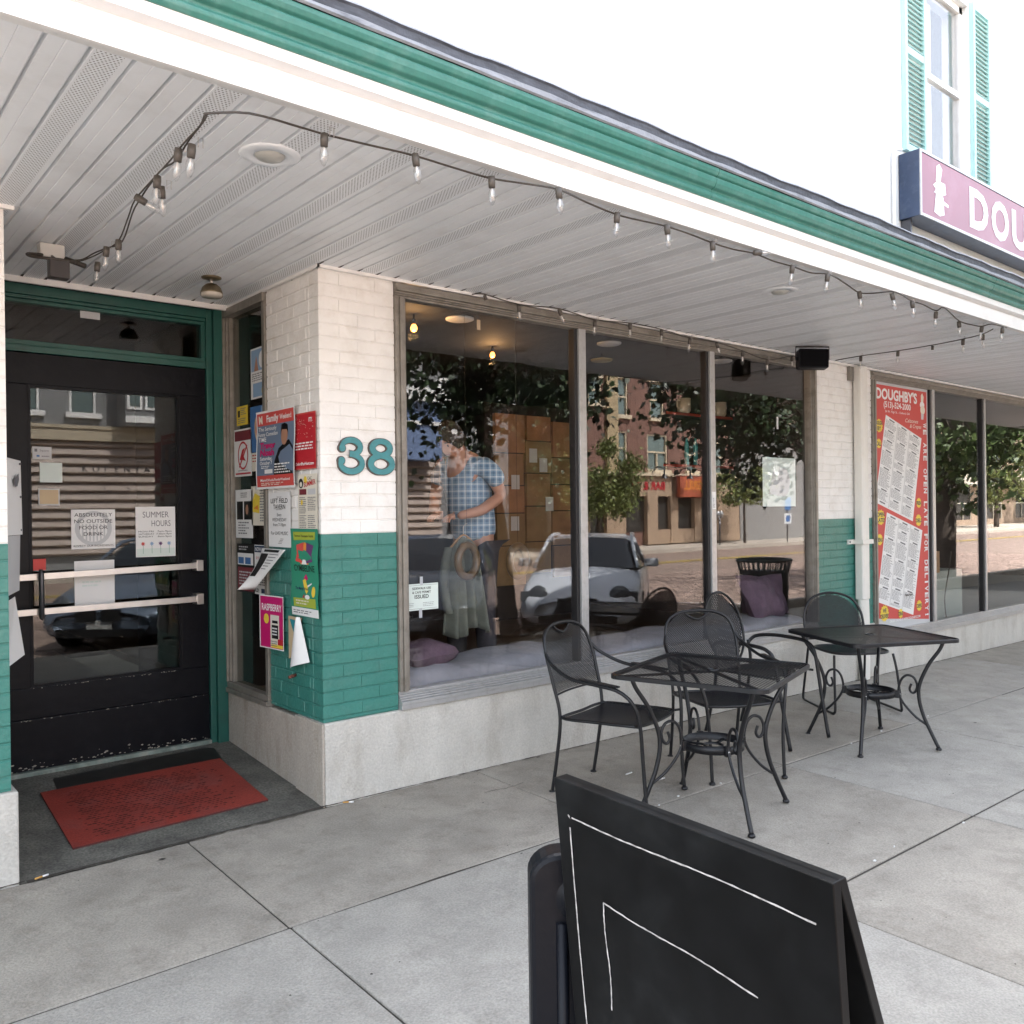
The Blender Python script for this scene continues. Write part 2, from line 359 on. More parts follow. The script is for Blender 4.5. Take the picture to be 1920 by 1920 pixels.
bb = B(); bb.add([(-80, -4.4, -.305), (160, -4.4, -.305), (160, -19, -.30), (-80, -19, -.30)], [(0, 3, 2, 1)], mat('far street brick', (.30, .215, .175), .85, var=.25, vs=14, stretch=(1, 4, 1), bump=.4, bs=30))
road = struct(bb.build('street'))
bb = B(); rd = random.Random(5); n = 0
y = -4.52
while y > -11.6:
    x = 3.2 + (.11 if n % 2 else 0); n += 1
    while x < 34:
        z = -.292 + rd.uniform(-.005, .004); e = .005
        bb.add([(x + e, y - e, z), (x + .215 - e, y - e, z + rd.uniform(-.003, .003)), (x + .215 - e, y - .1 + e, z), (x + e, y - .1 + e, z), (x, y, z - .012), (x + .215, y, z - .012), (x + .215, y - .1, z - .012), (x, y - .1, z - .012)],
               [(0, 3, 2, 1), (0, 1, 5, 4), (2, 3, 7, 6)], brickst)
        x += .222
    y -= .107
bb.build('street_brick', road)['kind'] = 'stuff'
bb = B()
for ya, yb, x0, x1, c in ((-14.6, -14.75, -20, 120, 'yellow'), (-14.95, -15.1, -20, 120, 'yellow')):
    bb.add([(x0, ya, -.29), (x1, ya, -.29), (x1, yb, -.29), (x0, yb, -.29)], [(0, 3, 2, 1)], mat('road ' + c, (.5, .36, .06), .7))
for x in (6.2, 11.9, 14.2): bb.add([(x, -4.7, -.279), (x + .12, -4.7, -.279), (x - 2.6, -8.7, -.279), (x - 2.72, -8.7, -.279)], [(0, 3, 2, 1)], mat('road white', (.6, .6, .57), .7, var=.3, vs=20))
bb.build('road_marking', road)
bb = B(); bb.box((-80, -60, -.5), (220, -19, -.15), mat('far pavement', (.42, .37, .31), .85, var=.1, vs=1)); struct(bb.build('far_sidewalk'))
bb = B(); bb.add([(-400, -500, -.52), (600, -500, -.52), (600, 500, -.52), (-400, 500, -.52)], [(0, 1, 2, 3)], mat('ground', (.2, .19, .16), .9)); struct(bb.build('ground'))

# entry floor, mat
bb = B(); en = lambda y: .08 * max(y, 0)
bb.grid(lambda u, v: (.55 + 1.62 * u, -.02 + 1.3 * v + (.012 * math.sin(u * 9) + .007 * math.sin(u * 31) if v == 0 else 0), en(-.02 + 1.3 * v) + .003 - (.008 if v == 0 else 0)), 16, 10, entrym)
bb.box((.55, -.02, -.2), (2.17, 1.3, -.03), entrym)
entry = struct(bb.build('entry_floor'))
t = thing('door_mat', 'worn red rubber mat lying in front of the black door', 'door mat', (0, 0, 0))
mc = [(.994, .18), (1.925, .21), (1.955, .927), (1.021, .937)]
def mp(u, v, d=0): 
    a = [mc[0][k] * (1 - u) + mc[1][k] * u for k in (0, 1)]; c = [mc[3][k] * (1 - u) + mc[2][k] * u for k in (0, 1)]
    x, y = a[0] * (1 - v) + c[0] * v, a[1] * (1 - v) + c[1] * v
    return (x, y, en(y) + .011 + d)
bb = B(); bb.grid(lambda u, v: mp(u, v), 12, 8, rubber); bb.add([mp(u, v, e) for e in (0, -.009) for u, v in ((0, 0), (1, 0), (1, 1), (0, 1))], [(0, 4, 5, 1), (1, 5, 6, 2), (2, 6, 7, 3), (3, 7, 4, 0)], rubberd)
bb.build('rubber_sheet', t)
bb = B(); rd = random.Random(9)
for j in range(26):
    for i in range(34):
        u, v = .10 + .82 * (i + .5 * (j % 2)) / 34, .09 + .82 * j / 26
        if rd.random() < .25 + .5 * (abs(u - .45) > .33) : continue
        s = rd.uniform(.5, 1.) * .0085; p = Vector(mp(u, v, .0006)); bb.add([p + Vector((s * 1.6 * math.cos(a), s * math.sin(a), 0)) for a in (0, 1.05, 2.1, 3.14, 4.2, 5.2)], [(0, 1, 2, 3, 4, 5)], rubberd)
bb.build('hollow', t)['kind'] = 'stuff'
bb = B(); bb.add([(1.1, .93, en(.93) + .0055), (1.97, .92, en(.92) + .0055), (2.0, 1.13, en(1.13) + .0055), (1.95, 1.17, en(1.17) + .0055), (1.12, 1.12, en(1.12) + .0055)], [(0, 1, 2, 3, 4)], mat('damp grime', (.018, .017, .015), .5, var=.3, vs=12))
bb.build('grime_patch', entry)

# ================================================================== SHOP BUILDING
shop = thing('shop_building', 'white painted upper storey above the green canopy', 'building', (0, 0, 0))
wallw = mat('upper wall paint', (.80, .80, .78), .6, var=.03, vs=3, bump=.3, bs=30)
bb = B(); bb.box((-6, 0, 2.775), (8.9, .3, 8.3), wallw); bb.box((8.9, 0, 2.775), (30, .3, 5.0), wallw); bb.box((9.95, 0, 5.0), (13.2, .3, 8.3), wallw); bb.box((14.4, 0, 5.0), (30, .3, 8.3), wallw); bb.box((8.9, 0, 6.9), (9.95, .3, 8.3), wallw); bb.box((13.2, 0, 6.9), (14.4, .3, 8.3), wallw)
bb.build('upper_wall', shop)
bb = B(); bb.box((-6, .3, 8.0), (30, 12, 8.25), darkceil); bb.build('roof', shop)  # unseen slab, added to stop sun coming from behind
bb = B(); bb.box((-6, 12, 0), (30, 12.3, 8.25), wallw); bb.box((-6.3, .3, 0), (-6, 12.3, 8.25), wallw); bb.box((30, .3, 0), (30.3, 12.3, 8.25), wallw); bb.build('unseen_outer_wall', shop)  # unseen shell, added to keep sun from behind off the street front
bb = B(); bb.box((-6, -.001, -.1), (-.6, .3, 2.76), white); bb.build('lower_wall', shop)
shut = mat('faded teal shutter', (.40, .62, .60), .55, var=.05)
for x0, x1 in ((8.9, 9.95), (13.2, 14.4)):
    bb = B(); bb.box((x0, -.02, 4.93), (x1, .16, 5.0), trimw); bb.box((x0, .06, 5.0), (x0 + .07, .14, 6.9), trimw); bb.box((x1 - .07, .06, 5.0), (x1, .14, 6.9), trimw); bb.box((x0, .06, 6.83), (x1, .14, 6.9), trimw); bb.box((x0 + .07, .06, 5.9), (x1 - .07, .12, 5.96), trimw)
    wf = bb.build('window_frame', shop)
    bb = B(); bb.box((x0 + .07, .085, 5.0), (x1 - .07, .09, 6.83), glass); bb.build('pane', wf)
    bb = B(); bb.box((x0 + .07, .2, 5.0), (x0 + .6, .22, 6.83), paper); bb.build('curtain', wf)
    bb = B(); bb.box((x0, .28, 5), (x1, .29, 6.9), darkceil); bb.build('window_backing', wf)
    for s0, s1 in ((x0 - .48, x0 - .03), (x1 + .03, x1 + .48)):
        bb = B(); 
        for a in ((s0, s0 + .05), (s1 - .05, s1)): bb.box((a[0], -.045, 4.95), (a[1], -.003, 6.95), shut)
        for z in (4.95, 5.9, 6.88): bb.box((s0 + .05, -.043, z), (s1 - .05, -.003, z + .07), shut)
        sh = bb.build('shutter', shop); 
        bb = B(); z = 5.03
        while z < 6.86:
            if not 5.85 < z < 5.97: bb.obox(((s0 + s1) / 2, -.022, z + .02), ((s1 - s0) / 2 - .051, 0, 0), (0, .018, .012), (0, .003, -.004), shut)
            z += .05
        bb.build('louvre', sh)['kind'] = 'stuff'
# thin conduit next to the sign
bb = B(); bb.tube([(8.19, -.03, 3.2), (8.19, -.03, 4.84), (8.22, -.03, 4.9), (8.32, -.04, 4.92)], .016, trimw); bb.build('conduit', shop)

# ---- canopy
can = thing('canopy', 'flat canopy with white vinyl soffit and green moulding over the pavement', 'canopy', (0, 0, 0))
ZS = 2.767; YF = -1.57; X0, X1 = -3.3, 16.2
bb = B()
bb.extrude([(0, YF, ZS - .012), (0, YF - .012, ZS - .012), (0, YF - .012, 2.838), (0, YF + .022, 2.842), (0, YF + .022, 2.861), (0, YF - .02, 2.868), (0, YF - .02, 2.905), (0, YF + .05, 2.905), (0, YF + .05, ZS - .0)], (X0, 0, 0), (X1, 0, 0), trimw)
bb.build('fascia_board', can)
for x_ in (1.74, 5.4, 9.06, 12.7): bb = B(); bb.box((x_, YF - .0128, ZS - .010), (x_ + .05, YF - .0118, 2.836), trimw); bb.build('joint_cover', can)
prof = [(YF - .024, 2.905), (YF - .034, 2.915), (YF - .036, 2.928), (YF - .030, 2.936), (YF - .032, 2.945), (YF - .050, 2.952), (YF - .060, 2.968), (YF - .064, 2.988), (YF - .056, 2.994), (YF - .068, 2.999), (YF - .076, 3.012), (YF - .078, 3.026), (YF - .07, 3.03), (YF + .03, 3.03), (YF + .03, 2.905)]
XS_ = [X0, .22, 3.27, 6.32, 9.37, 12.42, X1]; rdm_ = random.Random(14)
for xa, xb in zip(XS_, XS_[1:]):
    bb = B(); dy_ = rdm_.uniform(-.003, .001); bb.extrude([(0, a + dy_, z + rdm_.uniform(-.0006, .0006)) for a, z in prof], (xa + .002, 0, 0), (xb - .002, 0, 0), greenm); bb.build('crown_moulding', can, bevel=.003)
bb = B(); rd = random.Random(2)
peel = mat('peeling light flashing', (.26, .28, .31), .6, var=.15, vs=14, dirt=(.035, .04, .05), ds=7, stretch=(1, 2, 4), dfac=.9, bump=.5, bs=30)
FP = [(YF - .080, 3.029), (YF - .088, 3.034), (YF - .086, 3.050), (YF - .074, 3.058), (YF - .076, 3.084), (YF - .084, 3.090), (YF - .078, 3.100), (YF + .25, 3.16)]
for k_i, fm in enumerate((peel, peel, peel, flash, flash, peel, peel)):
    def fl(u, v):
        x = X0 + (X1 - X0) * u; wv = .004 * math.sin(x * 3.1) + .0035 * math.sin(x * 9.7) + .0025 * math.sin(x * 23); q_ = FP[k_i + int(round(v))]
        return (x, q_[0] + wv * .4, q_[1] + (wv if 1 < k_i + int(round(v)) < 7 else 0))
    bb.grid(fl, 260, 1, fm, smooth=False)
bb.build('roof_flashing', can)
bb = B(); bb.box((X0, YF + .0, 3.0), (X1, 0, 3.13), darkceil); bb.build('canopy_roof', can)
# soffit panels (each its own piece), vented strip in every third
soffv = bpy.data.materials.new('vented soffit vinyl'); soffv.use_nodes = True
n_, l_ = soffv.node_tree.nodes, soffv.node_tree.links; pb = n_['Principled BSDF']; pb.inputs['Roughness'].default_value = .42
tc = n_.new('ShaderNodeTexCoord'); sp = n_.new('ShaderNodeSeparateXYZ'); l_.new(tc.outputs['Object'], sp.inputs[0])
def mth(op, a, b_=None):
    x = n_.new('ShaderNodeMath'); x.operation = op
    for i, s in enumerate((a, b_)):
        if s is None: continue
        if hasattr(s, 'is_linked'): l_.new(s, x.inputs[i])
        else: x.inputs[i].default_value = s
    return x.outputs[0]
yy = mth('MULTIPLY', sp.outputs['Y'], 1 / .0115); xx = mth('MULTIPLY', sp.outputs['X'], 1 / .0125)
fx = mth('SUBTRACT', mth('FRACT', mth('ADD', xx, mth('MULTIPLY', mth('FLOOR', yy), .5))), .5); fy = mth('SUBTRACT', mth('FRACT', yy), .5)
dd = mth('ADD', mth('MULTIPLY', fx, fx), mth('MULTIPLY', mth('MULTIPLY', fy, fy), 1.2)); hole = mth('LESS_THAN', dd, .06)
inx = mth('LESS_THAN', mth('ABSOLUTE', mth('SUBTRACT', sp.outputs['X'], .056)), .037); fac = mth('MULTIPLY', hole, inx)
mx = n_.new('ShaderNodeMix'); mx.data_type = 'RGBA'; l_.new(fac, mx.inputs[0]); mx.inputs[6].default_value = (.77, .80, .825, 1); mx.inputs[7].default_value = (.06, .055, .05, 1); l_.new(mx.outputs[2], pb.inputs['Base Color'])
PW = .1125; xs = 2.0535 + 3 * PW * -12 - 3 * PW  # seam grid
def panel_mesh(y0, y1, vent):
    m_ = soffv if vent else soffw; bb = B()
    pr = [(0, ZS + .012), (.006, ZS + .012), (.008, ZS), (.034, ZS), (.038, ZS + .003), (.074, ZS + .003), (.078, ZS), (PW - .002, ZS), (PW, ZS + .012)]
    if vent: pr = [(0, ZS + .016), (.009, ZS + .016), (.012, ZS), (PW - .002, ZS), (PW, ZS + .016)]
    else: pr = [(0, ZS + .016), (.009, ZS + .016), (.012, ZS), (.054, ZS), (.056, ZS + .0025), (.058, ZS), (PW - .002, ZS), (PW, ZS + .012)]
    bb.add([(x, y0, z) for x, z in pr] + [(x, y1, z) for x, z in pr], [(i, i + 1, len(pr) + i + 1, len(pr) + i) for i in range(len(pr) - 1)], m_)
    me = bpy.data.meshes.new('soffit_panel'); me.from_pydata(bb.v, [], bb.f); me.materials.append(m_); return me
PM = {(y1, v): panel_mesh(YF, y1, v) for y1 in (0.0, 1.15) for v in (0, 1)}
ns = 0; x = 1.710 - 15 * PW - .0; k = 0
x = 1.675 - 3 * PW * 14 + .0
while x < X1 - .1 and ns < 165:
    yend = 1.15 if .55 < x + PW / 2 < 2.13 else 0.0
    o = bpy.data.objects.new('soffit_panel', PM[(yend, 1 if k % 3 == 0 else 0)]); col.objects.link(o); o.parent = can; o.location = (x, 0, 0)
    x += PW; k += 1; ns += 1
bb = B(); bb.box((X0, YF + .05, ZS + .018), (X1, 0, ZS + .03), darkceil); bb.box((.5, 0, ZS + .018), (2.2, 1.2, ZS + .03), darkceil); bb.build('soffit_backing', can)
bb = B()
for k_i in range(ns):
    x_ = 1.675 - 3 * PW * 14 + k_i * PW
    yw = 1.134 if .55 < x_ + PW / 2 < 2.13 else -.0225
    bb.add([(x_ - .003, yw, ZS - .0012), (x_ + .013, yw, ZS - .0012), (x_ + .009, yw - .05, ZS - .0006), (x_ + .003, yw - .05, ZS - .0006)], [(0, 1, 2, 3)], darkceil)
bb.build('seam_notch', can)['kind'] = 'stuff'
bb = B(); bb.box((2.12, -.022, ZS - .016), (X1, -.001, ZS + .006), trimw); bb.box((X0, -.022, ZS - .016), (.76, -.001, ZS + .006), trimw)
bb.box((2.118, -.022, ZS - .016), (2.133, 1.14, ZS + .006), trimw); bb.box((.76, 1.135, ZS - .03), (2.118, 1.155, ZS + .006), trimw); bb.build('wall_trim', can)

# ---- brick pillars
def brick_mesh(L, h, mt, vg=.003, cache={}):
    key = (round(L, 3), round(h, 3), mt.name, vg)
    if key in cache: return cache[key]
    e = .0035; d = .055; g = .003
    bb = B(); x0, x1, z0, z1 = vg * .5, L - vg * .5, g * 1.0, h - g * 1.0; ex = min(e, vg)
    vs = [(x0 + ex, 0, z0 + e), (x1 - ex, 0, z0 + e), (x1 - ex, 0, z1 - e), (x0 + ex, 0, z1 - e), (x0, e, z0), (x1, e, z0), (x1, e, z1), (x0, e, z1), (x0, d, z0), (x1, d, z0), (x1, d, z1), (x0, d, z1)]
    fs = [(0, 1, 2, 3)] + [(4 + i, 4 + (i + 1) % 4, (i + 1) % 4, i) for i in range(4)] + [(8 + i, 8 + (i + 1) % 4, 4 + (i + 1) % 4, 4 + i) for i in range(4)]
    me = bpy.data.meshes.new('brick'); me.from_pydata(vs, [], fs); me.materials.append(mt); cache[key] = me; return me
CH = .0678; ZT = 1.389; rdb = random.Random(11)
def brick_face(parent, org, rz, width, zbot, joints):
    """org: left end of the face; courses hang from the top; joints(row) -> list of joint positions"""
    n = 0; z = 2.745
    r = 0
    while z > zbot + .01:
        h = min(CH, z - zbot); z0 = z - h; mt = white if z0 > ZT - .02 else teal
        js = [0.] + [j for j in joints(r) if .01 < j < width - .01] + [width]
        for a, b_ in zip(js, js[1:]):
            o = bpy.data.objects.new('brick', brick_mesh(b_ - a, h, mt, .003 if rz else .0008)); col.objects.link(o); o.parent = parent
            off = Vector((math.cos(rz) * a, math.sin(rz) * a, 0)); nrm = Vector((math.sin(rz), -math.cos(rz), 0))
            o.location = Vector((org[0], org[1], z0)) + off + nrm * rdb.uniform(-.0008, .0008); o.rotation_euler = (rdb.uniform(-.006, .006), 0, rz + rdb.uniform(-.003, .003))
        z = z0; r += 1
def pcore(t, x0, x1, y1, zb, side=False):
    i = .006
    bb = B(); bb.box((x0 + (i if side else 0), i, ZT), (x1, y1, 2.76), white); bb.box((x0 + (i if side else 0), i, zb), (x1, y1, ZT), teal); return bb.build('mortar_core', t)
p1 = thing('brick_pillar', 'brick corner pillar with the number 38, white above and teal below', 'pillar', (0, 0, 0))
pcore(p1, 2.134, 2.587, .622, .42, True)
brick_face(p1, (2.134, 0, 0), 0, .453, .42, lambda r: [.225 + .001 * (r % 5)] if r % 2 else [.118, .333])
brick_face(p1, (2.134, .622, 0), -math.pi / 2, .622, .42, lambda r: [x_ for x_ in [(.0 + .069 * (r % 3)) + k * .207 for k in range(0, 4)] if x_ < .49] + [.517])
p2 = thing('brick_pillar', 'brick pillar behind the white downpipe between the two shop windows', 'pillar', (0, 0, 0))
pcore(p2, 6.81, 7.757, .06, .32)
bb = B(); bb.box((6.812, .061, .3), (7.755, .3, 2.76), darkwall); bb.build('inner_lining', p2)
brick_face(p2, (6.81, 0, 0), 0, .947, .40, lambda r: [.105 + k * .21 for k in range(5)] if r % 2 else [.21 * k for k in range(1, 5)])
p3 = thing('brick_pillar', 'brick pillar at the far left edge beside the door recess', 'pillar', (0, 0, 0))
pcore(p3, -.6, .725, .95, .38)
brick_face(p3, (-.6, 0, 0), 0, 1.325, .385, lambda r: [.105 + k * .21 for k in range(7)] if r % 2 else [.21 * k for k in range(1, 7)])
def base(label, boxes, mt=conc):
    t = B()
    for a, c in boxes: t.box(a, c, mt)
    o = t.build('concrete_base', bevel=.008); return tag(o, label, 'plinth')
base('pale grey concrete base under the corner pillar and the coffee house windows', [((2.1345, -.014, -.12), (7.77, .3, .42))])
base('brownish concrete base along the door recess under the narrow window', [((2.120, -.0135, -.12), (2.134, .3005, .4195)), ((2.128, .301, -.12), (2.4, 1.24, .405))], concb)
base('long concrete base under the right hand shop window', [((7.771, -.014, -.3), (16.2, .3, .222))])
base('rough concrete base at the far left below the teal bricks', [((-.62, -.016, -.12), (.748, 1.0, .378))])
# number 38
t = thing('house_number', 'raised teal number 38 with brown edges on the white bricks', 'house number', (0, 0, 0))
def numeral(ch, cx, cz, wd, ht):
    import itertools
    for nm, off, yy, th, mt in (('numeral_back', .035, -.001, .012, numb), ('numeral', .008, -.013, .005, numt)):
        if ch == '8':
            loops = []
            bb = B(); rr = .0175 if nm == 'numeral_back' else .0135
            bb2 = [((cx, cz + ht * .235), wd * .33, ht * .20), ((cx, cz - ht * .22), wd * .40, ht * .235)]
            for q_, ((x_, z_), rx, rz_) in enumerate(bb2): stroke(bb, [(x_ + rx * math.cos(a), z_ + rz_ * math.sin(a)) for a in [2 * math.pi * k / 28 for k in range(28)]], [rr * (1 + .25 * abs(math.cos(2 * math.pi * k / 28))) for k in range(28)], yy - .0006 * q_, th, mt, True)
        else:
            bb = B(); rr = .0175 if nm == 'numeral_back' else .0135
            top = [(cx - wd * .33, cz + ht * .20)] + [(cx + wd * .34 * math.cos(a), cz + ht * .235 + ht * .20 * math.sin(a)) for a in [math.pi * (1 - k / 14 * 1.38) for k in range(1, 15)]] + [(cx - wd * .06, cz + ht * .05)]
            bot = [(cx - wd * .06, cz + ht * .05)] + [(cx + wd * .40 * math.cos(a), cz - ht * .22 + ht * .235 * math.sin(a)) for a in [math.pi * (.42 - k / 16 * 1.40) for k in range(0, 17)]] + [(cx - wd * .36, cz - ht * .15)]
            for q_, pth in enumerate((top, bot)): stroke(bb, pth, [rr * (1.15 if k in (0, len(pth) - 1) else .8 + .35 * math.sin(math.pi * k / len(pth))) for k in range(len(pth))], yy - .0006 * q_, th, mt, False)
            for x_, z_ in (top[0], bot[-1]): bb.lathe([(0, -th), (rr * 1.35, -th), (rr * 1.35, 0), (0, 0)], (x_, yy - .0011, z_), mt, n=16, axis=(0, 1, 0), smooth=False)
        bb.build(nm, t)
def stroke(bb, pts, ws, y, th, mt, closed):
    N = len(pts); L = []; Rr = []
    for i in range(N):
        a = pts[i - 1] if (closed or i) else pts[0]; c = pts[(i + 1) % N] if (closed or i < N - 1) else pts[-1]
        d = Vector((c[0] - a[0], c[1] - a[1])).normalized(); nn = Vector((-d.y, d.x)); p = Vector(pts[i])
        L.append(p + nn * ws[i]); Rr.append(p - nn * ws[i])
    vs = [(q.x, y - th, q.y) for q in L] + [(q.x, y - th, q.y) for q in Rr] + [(q.x, y, q.y) for q in L] + [(q.x, y, q.y) for q in Rr]; fs = []
    for i in range(N if closed else N - 1):
        j = (i + 1) % N; fs += [(i, j, N + j, N + i), (i, 2 * N + i, 2 * N + j, j), (N + i, N + j, 3 * N + j, 3 * N + i)]
    bb.add(vs, fs, mt)
numeral('3', 2.306, 1.797, .16, .185); numeral('8', 2.488, 1.797, .165, .185)

# ---- big windows
def prof_box(bb, a, c, mt): bb.box(a, c, mt)
def win_frame(t, x0, x1, z0, z1, mull, mt, w_=.075):
    bb = B()
    # head
    for i, (za, zb, y) in enumerate(((z1 - .022, z1, -.022), (z1 - .040, z1 - .023, -.030), (z1 - .052, z1 - .041, -.016), (z1 - .062, z1 - .053, -.010), (z1 - w_, z1 - .063, -.004))): bb.box((x0, y, za), (x1, .06, zb), mt)
    bb.build('head_frame', t, bevel=.002)
    bb = B()
    for i, (za, zb, y) in enumerate(((z0, z0 + .026, -.030), (z0 + .027, z0 + .045, -.034), (z0 + .046, z0 + .056, -.022), (z0 + .057, z0 + .068, -.014), (z0 + .069, z0 + .080, -.008), (z0 + .081, z0 + .098, -.002))): bb.box((x0 + .001, y, za), (x1 - .001, .06, zb), alum)
    bb.build('sill_frame', t, bevel=.002)
    for s, xe in ((1, x0), (-1, x1)):
        bb = B()
        for i, (a, c, y) in enumerate(((0, .02, -.020), (.021, .045, -.032), (.046, .058, -.014), (.059, .072, -.004))):
            xa, xb = sorted((xe + s * a, xe + s * c)); bb.box((xa, y, z0 + .0985), (xb, .06, z1 - w_ - .0005), mt)
        bb.build('side_frame', t, bevel=.002)
    for xa, xb in mull:
        bb = B(); bb.box((xa + .028, -.012, z0 + .0985), (xb, .06, z1 - w_ - .0005), alum); bb.box((xa, .004, z0 + .0985), (xa + .0275, .06, z1 - w_ - .0005), mat('black gasket', (.012, .011, .012), .5)); bb.build('mullion', t, bevel=.002)
    xs_ = [x0 + .072] + [v for m_ in mull for v in m_] + [x1 - .072]
    for xa, xb in zip(xs_[::2], xs_[1::2]):
        bb = B(); bb.box((xa, .028, z0 + .098), (xb, .034, z1 - w_), glass); bb.build('pane', t)
w1 = thing('shop_window', 'three pane coffee house window with the man in plaid behind it', 'shop window'); win_frame(w1, 2.589, 6.808, .421, 2.744, [(3.955, 4.045), (5.32, 5.405)], bronze)
w2 = thing('shop_window', 'right hand shop window beside the tall red menu poster', 'shop window'); win_frame(w2, 7.760, 16.2, .222, 2.744, [(8.945, 9.03), (10.21, 10.27), (11.6, 11.68), (13.6, 13.68)], bronze)
# side (recess) window in plane X=2.134
w3 = thing('shop_window', 'narrow dark side window filled with flyers next to the door', 'shop window')
bb = B()
for a, c, x_ in ((0, .02, -.012), (.021, .045, -.022), (.046, .062, -.008), (.063, .085, .004)):
    bb.box((2.134 + x_, 1.24 - c, .47), (2.2, 1.24 - a, 2.70), bronze)
bb.box((2.122, .624, .47), (2.2, .66, 2.70), bronze); bb.build('side_frame', w3, bevel=.002)
bb = B(); bb.box((2.112, .624, 2.7005), (2.2, 1.24, 2.75), bronze); bb.build('head_frame', w3, bevel=.002)
bb = B(); bb.box((2.108, .624, .406), (2.2, 1.24, .435), bronze); bb.box((2.118, .624, .4355), (2.2, 1.24, .4695), bronze); bb.build('sill_frame', w3, bevel=.002)
bb = B(); bb.box((2.16, .66, .47), (2.166, 1.155, 2.70), doorglass); bb.build('pane', w3)
# black security-tag like pale sticker on the right mullion
Print((5.352, -.0135, 1.49), (1, 0, 0), (0, 0, 1), .045, .13, 'white').text('LOCK', .0225, .065, .012, 'black', rot=1.57).lines(.008, .01, .037, .04, 4, 'grey').done('sticker', 'narrow white sticker on the second window mullion', 'sticker')

# ---- door
d = thing('entrance_door', 'black painted wooden door with one tall glass panel', 'door', (0, 0, 0))
YD = 1.25
bb = B(); bb.box((.85, YD, .57), (1.05, YD + .05, 2.215), doorm); bb.box((1.862, YD, .57), (2.022, YD + .05, 2.215), doorm)
bb.box((.85, YD, 2.2155), (2.022, YD + .05, 2.385), doorm); bb.build('door_frame_rails', d, bevel=.003)
bb = B(); bb.box((.85, YD + .001, .402), (2.022, YD + .05, .5695), doorm); bb.build('middle_rail', d, bevel=.003)
bb = B(); bb.box((.85, YD - .004, .125), (2.022, YD + .05, .4), doorm); bb.build('kick_board', d, bevel=.003)
bb = B()
for a, c in (((1.05, YD + .003, .57), (1.064, YD + .028, 2.215)), ((1.848, YD + .003, .57), (1.862, YD + .028, 2.215)), ((1.064, YD + .003, .57), (1.848, YD + .028, .584)), ((1.064, YD + .003, 2.201), (1.848, YD + .028, 2.215))): bb.box(a, c, doorm)
bb.build('glass_bead', d)
bb = B(); bb.box((1.064, YD + .02, .584), (1.848, YD + .026, 2.201), doorglass); bb.build('pane', d)
for z0_, z1_ in ((1.172, 1.192), (.985, .992)):
    h = B(); z1b = z1_; h.obox((1.44, YD - .068, (z0_ + z1_) / 2), (.50, 0, (z1_ - z0_) / 2), (0, .008, 0), (0, 0, .0175), steel)
    for x_ in (.955, 1.93): h.box((x_ - .012, YD - .06, (z0_ if x_ < 1 else z1_) - .02), (x_ + .012, YD - .001, (z0_ if x_ < 1 else z1_) + .02), steel)
    h.box((1.925, YD - .085, z1_ - .032), (1.965, YD - .005, z1_ + .032), steel)
    h.build('push_bar', d, bevel=.002)
bb = B(); bb.tube([(1.085, YD - .10, .945), (1.085, YD - .10, .955), (1.085, YD - .10, 1.19), (1.082, YD - .10, 1.215)], [.004, .0135, .0135, .008], dsteel, n=12); bb.build('pull_handle', d)
bb = B(); rd = random.Random(31); chipm = mat('bare chipped wood', (.30, .28, .24), .8, var=.3, vs=60)
for k in range(150):
    if k < 80: x_, z_ = rd.uniform(.9, 2.01), .127 + abs(rd.gauss(0, .02))
    elif k < 115: x_, z_ = rd.uniform(.9, 2.0), .3985 - abs(rd.gauss(0, .002))
    else: x_, z_ = rd.uniform(1.06, 1.85), .568 - abs(rd.gauss(0, .002))
    s_ = rd.uniform(.0015, .007 if k < 80 else .004); yv = YD - .0046 if k < 115 else YD - .0003
    bb.add([(x_ + s_ * rd.uniform(.8, 2) * math.cos(a), yv, z_ + s_ * rd.uniform(.4, 1) * math.sin(a)) for a in (0, 1.2, 2.5, 3.7, 5)], [(0, 1, 2, 3, 4)], chipm)
bb.build('paint_chip', d)['kind'] = 'stuff'
bb = B(); rd = random.Random(33)
def dirtline(x0, x1, y0, zf, w0):
    n = int((x1 - x0) / .03); vs = []
    for k in range(n + 1):
        x_ = x0 + (x1 - x0) * k / n; w_ = w0 * rd.uniform(.2, 1.5); vs += [(x_, y0 + .004, zf(x_) + .006), (x_, y0 - w_, zf(x_) + .0045)]
    bb.add(vs, [(2 * k, 2 * k + 1, 2 * k + 3, 2 * k + 2) for k in range(n)], jointm)
dirtline(2.13, 13, -.0145, lambda x: gz(x, -.02), .008); dirtline(.77, 2.13, -.020, lambda x: .001, .014); dirtline(-.6, .765, -.0165, lambda x: 0, .008)
tag(bb.build('soil_line'), 'dark soil and cracks where the pavement meets the concrete base and entry slab', 'dirt', kind='stuff')
fr = thing('door_frame', 'teal painted door frame with a glazed transom above the black door', 'door frame', (0, 0, 0))
bb = B(); bb.box((2.024, YD - .02, .09), (2.06, YD + .08, 2.75), tealwood); bb.box((2.061, YD - .045, .09), (2.125, YD + .08, 2.75), tealwood); bb.box((.72, YD - .02, .09), (.848, YD + .08, 2.75), tealwood); bb.build('jamb', fr, bevel=.003)
bb = B(); bb.box((.849, YD - .012, 2.388), (2.0235, YD + .08, 2.425), tealwood); bb.box((.849, YD - .004, 2.4255), (2.0235, YD + .08, 2.452), tealwood); bb.build('transom_bar', fr, bevel=.003)
bb = B(); 
for a, c, y in ((2.655, 2.675, 0), (2.676, 2.695, -.012), (2.696, 2.75, -.024)): bb.box((.849, YD + y, a), (2.0235, YD + .08, c), tealwood)
bb.build('head', fr, bevel=.003)
bb = B(); bb.box((2.0, YD + .0, 2.452), (2.0235, YD + .08, 2.655), tealwood); bb.build('transom_bead', fr, bevel=.002)
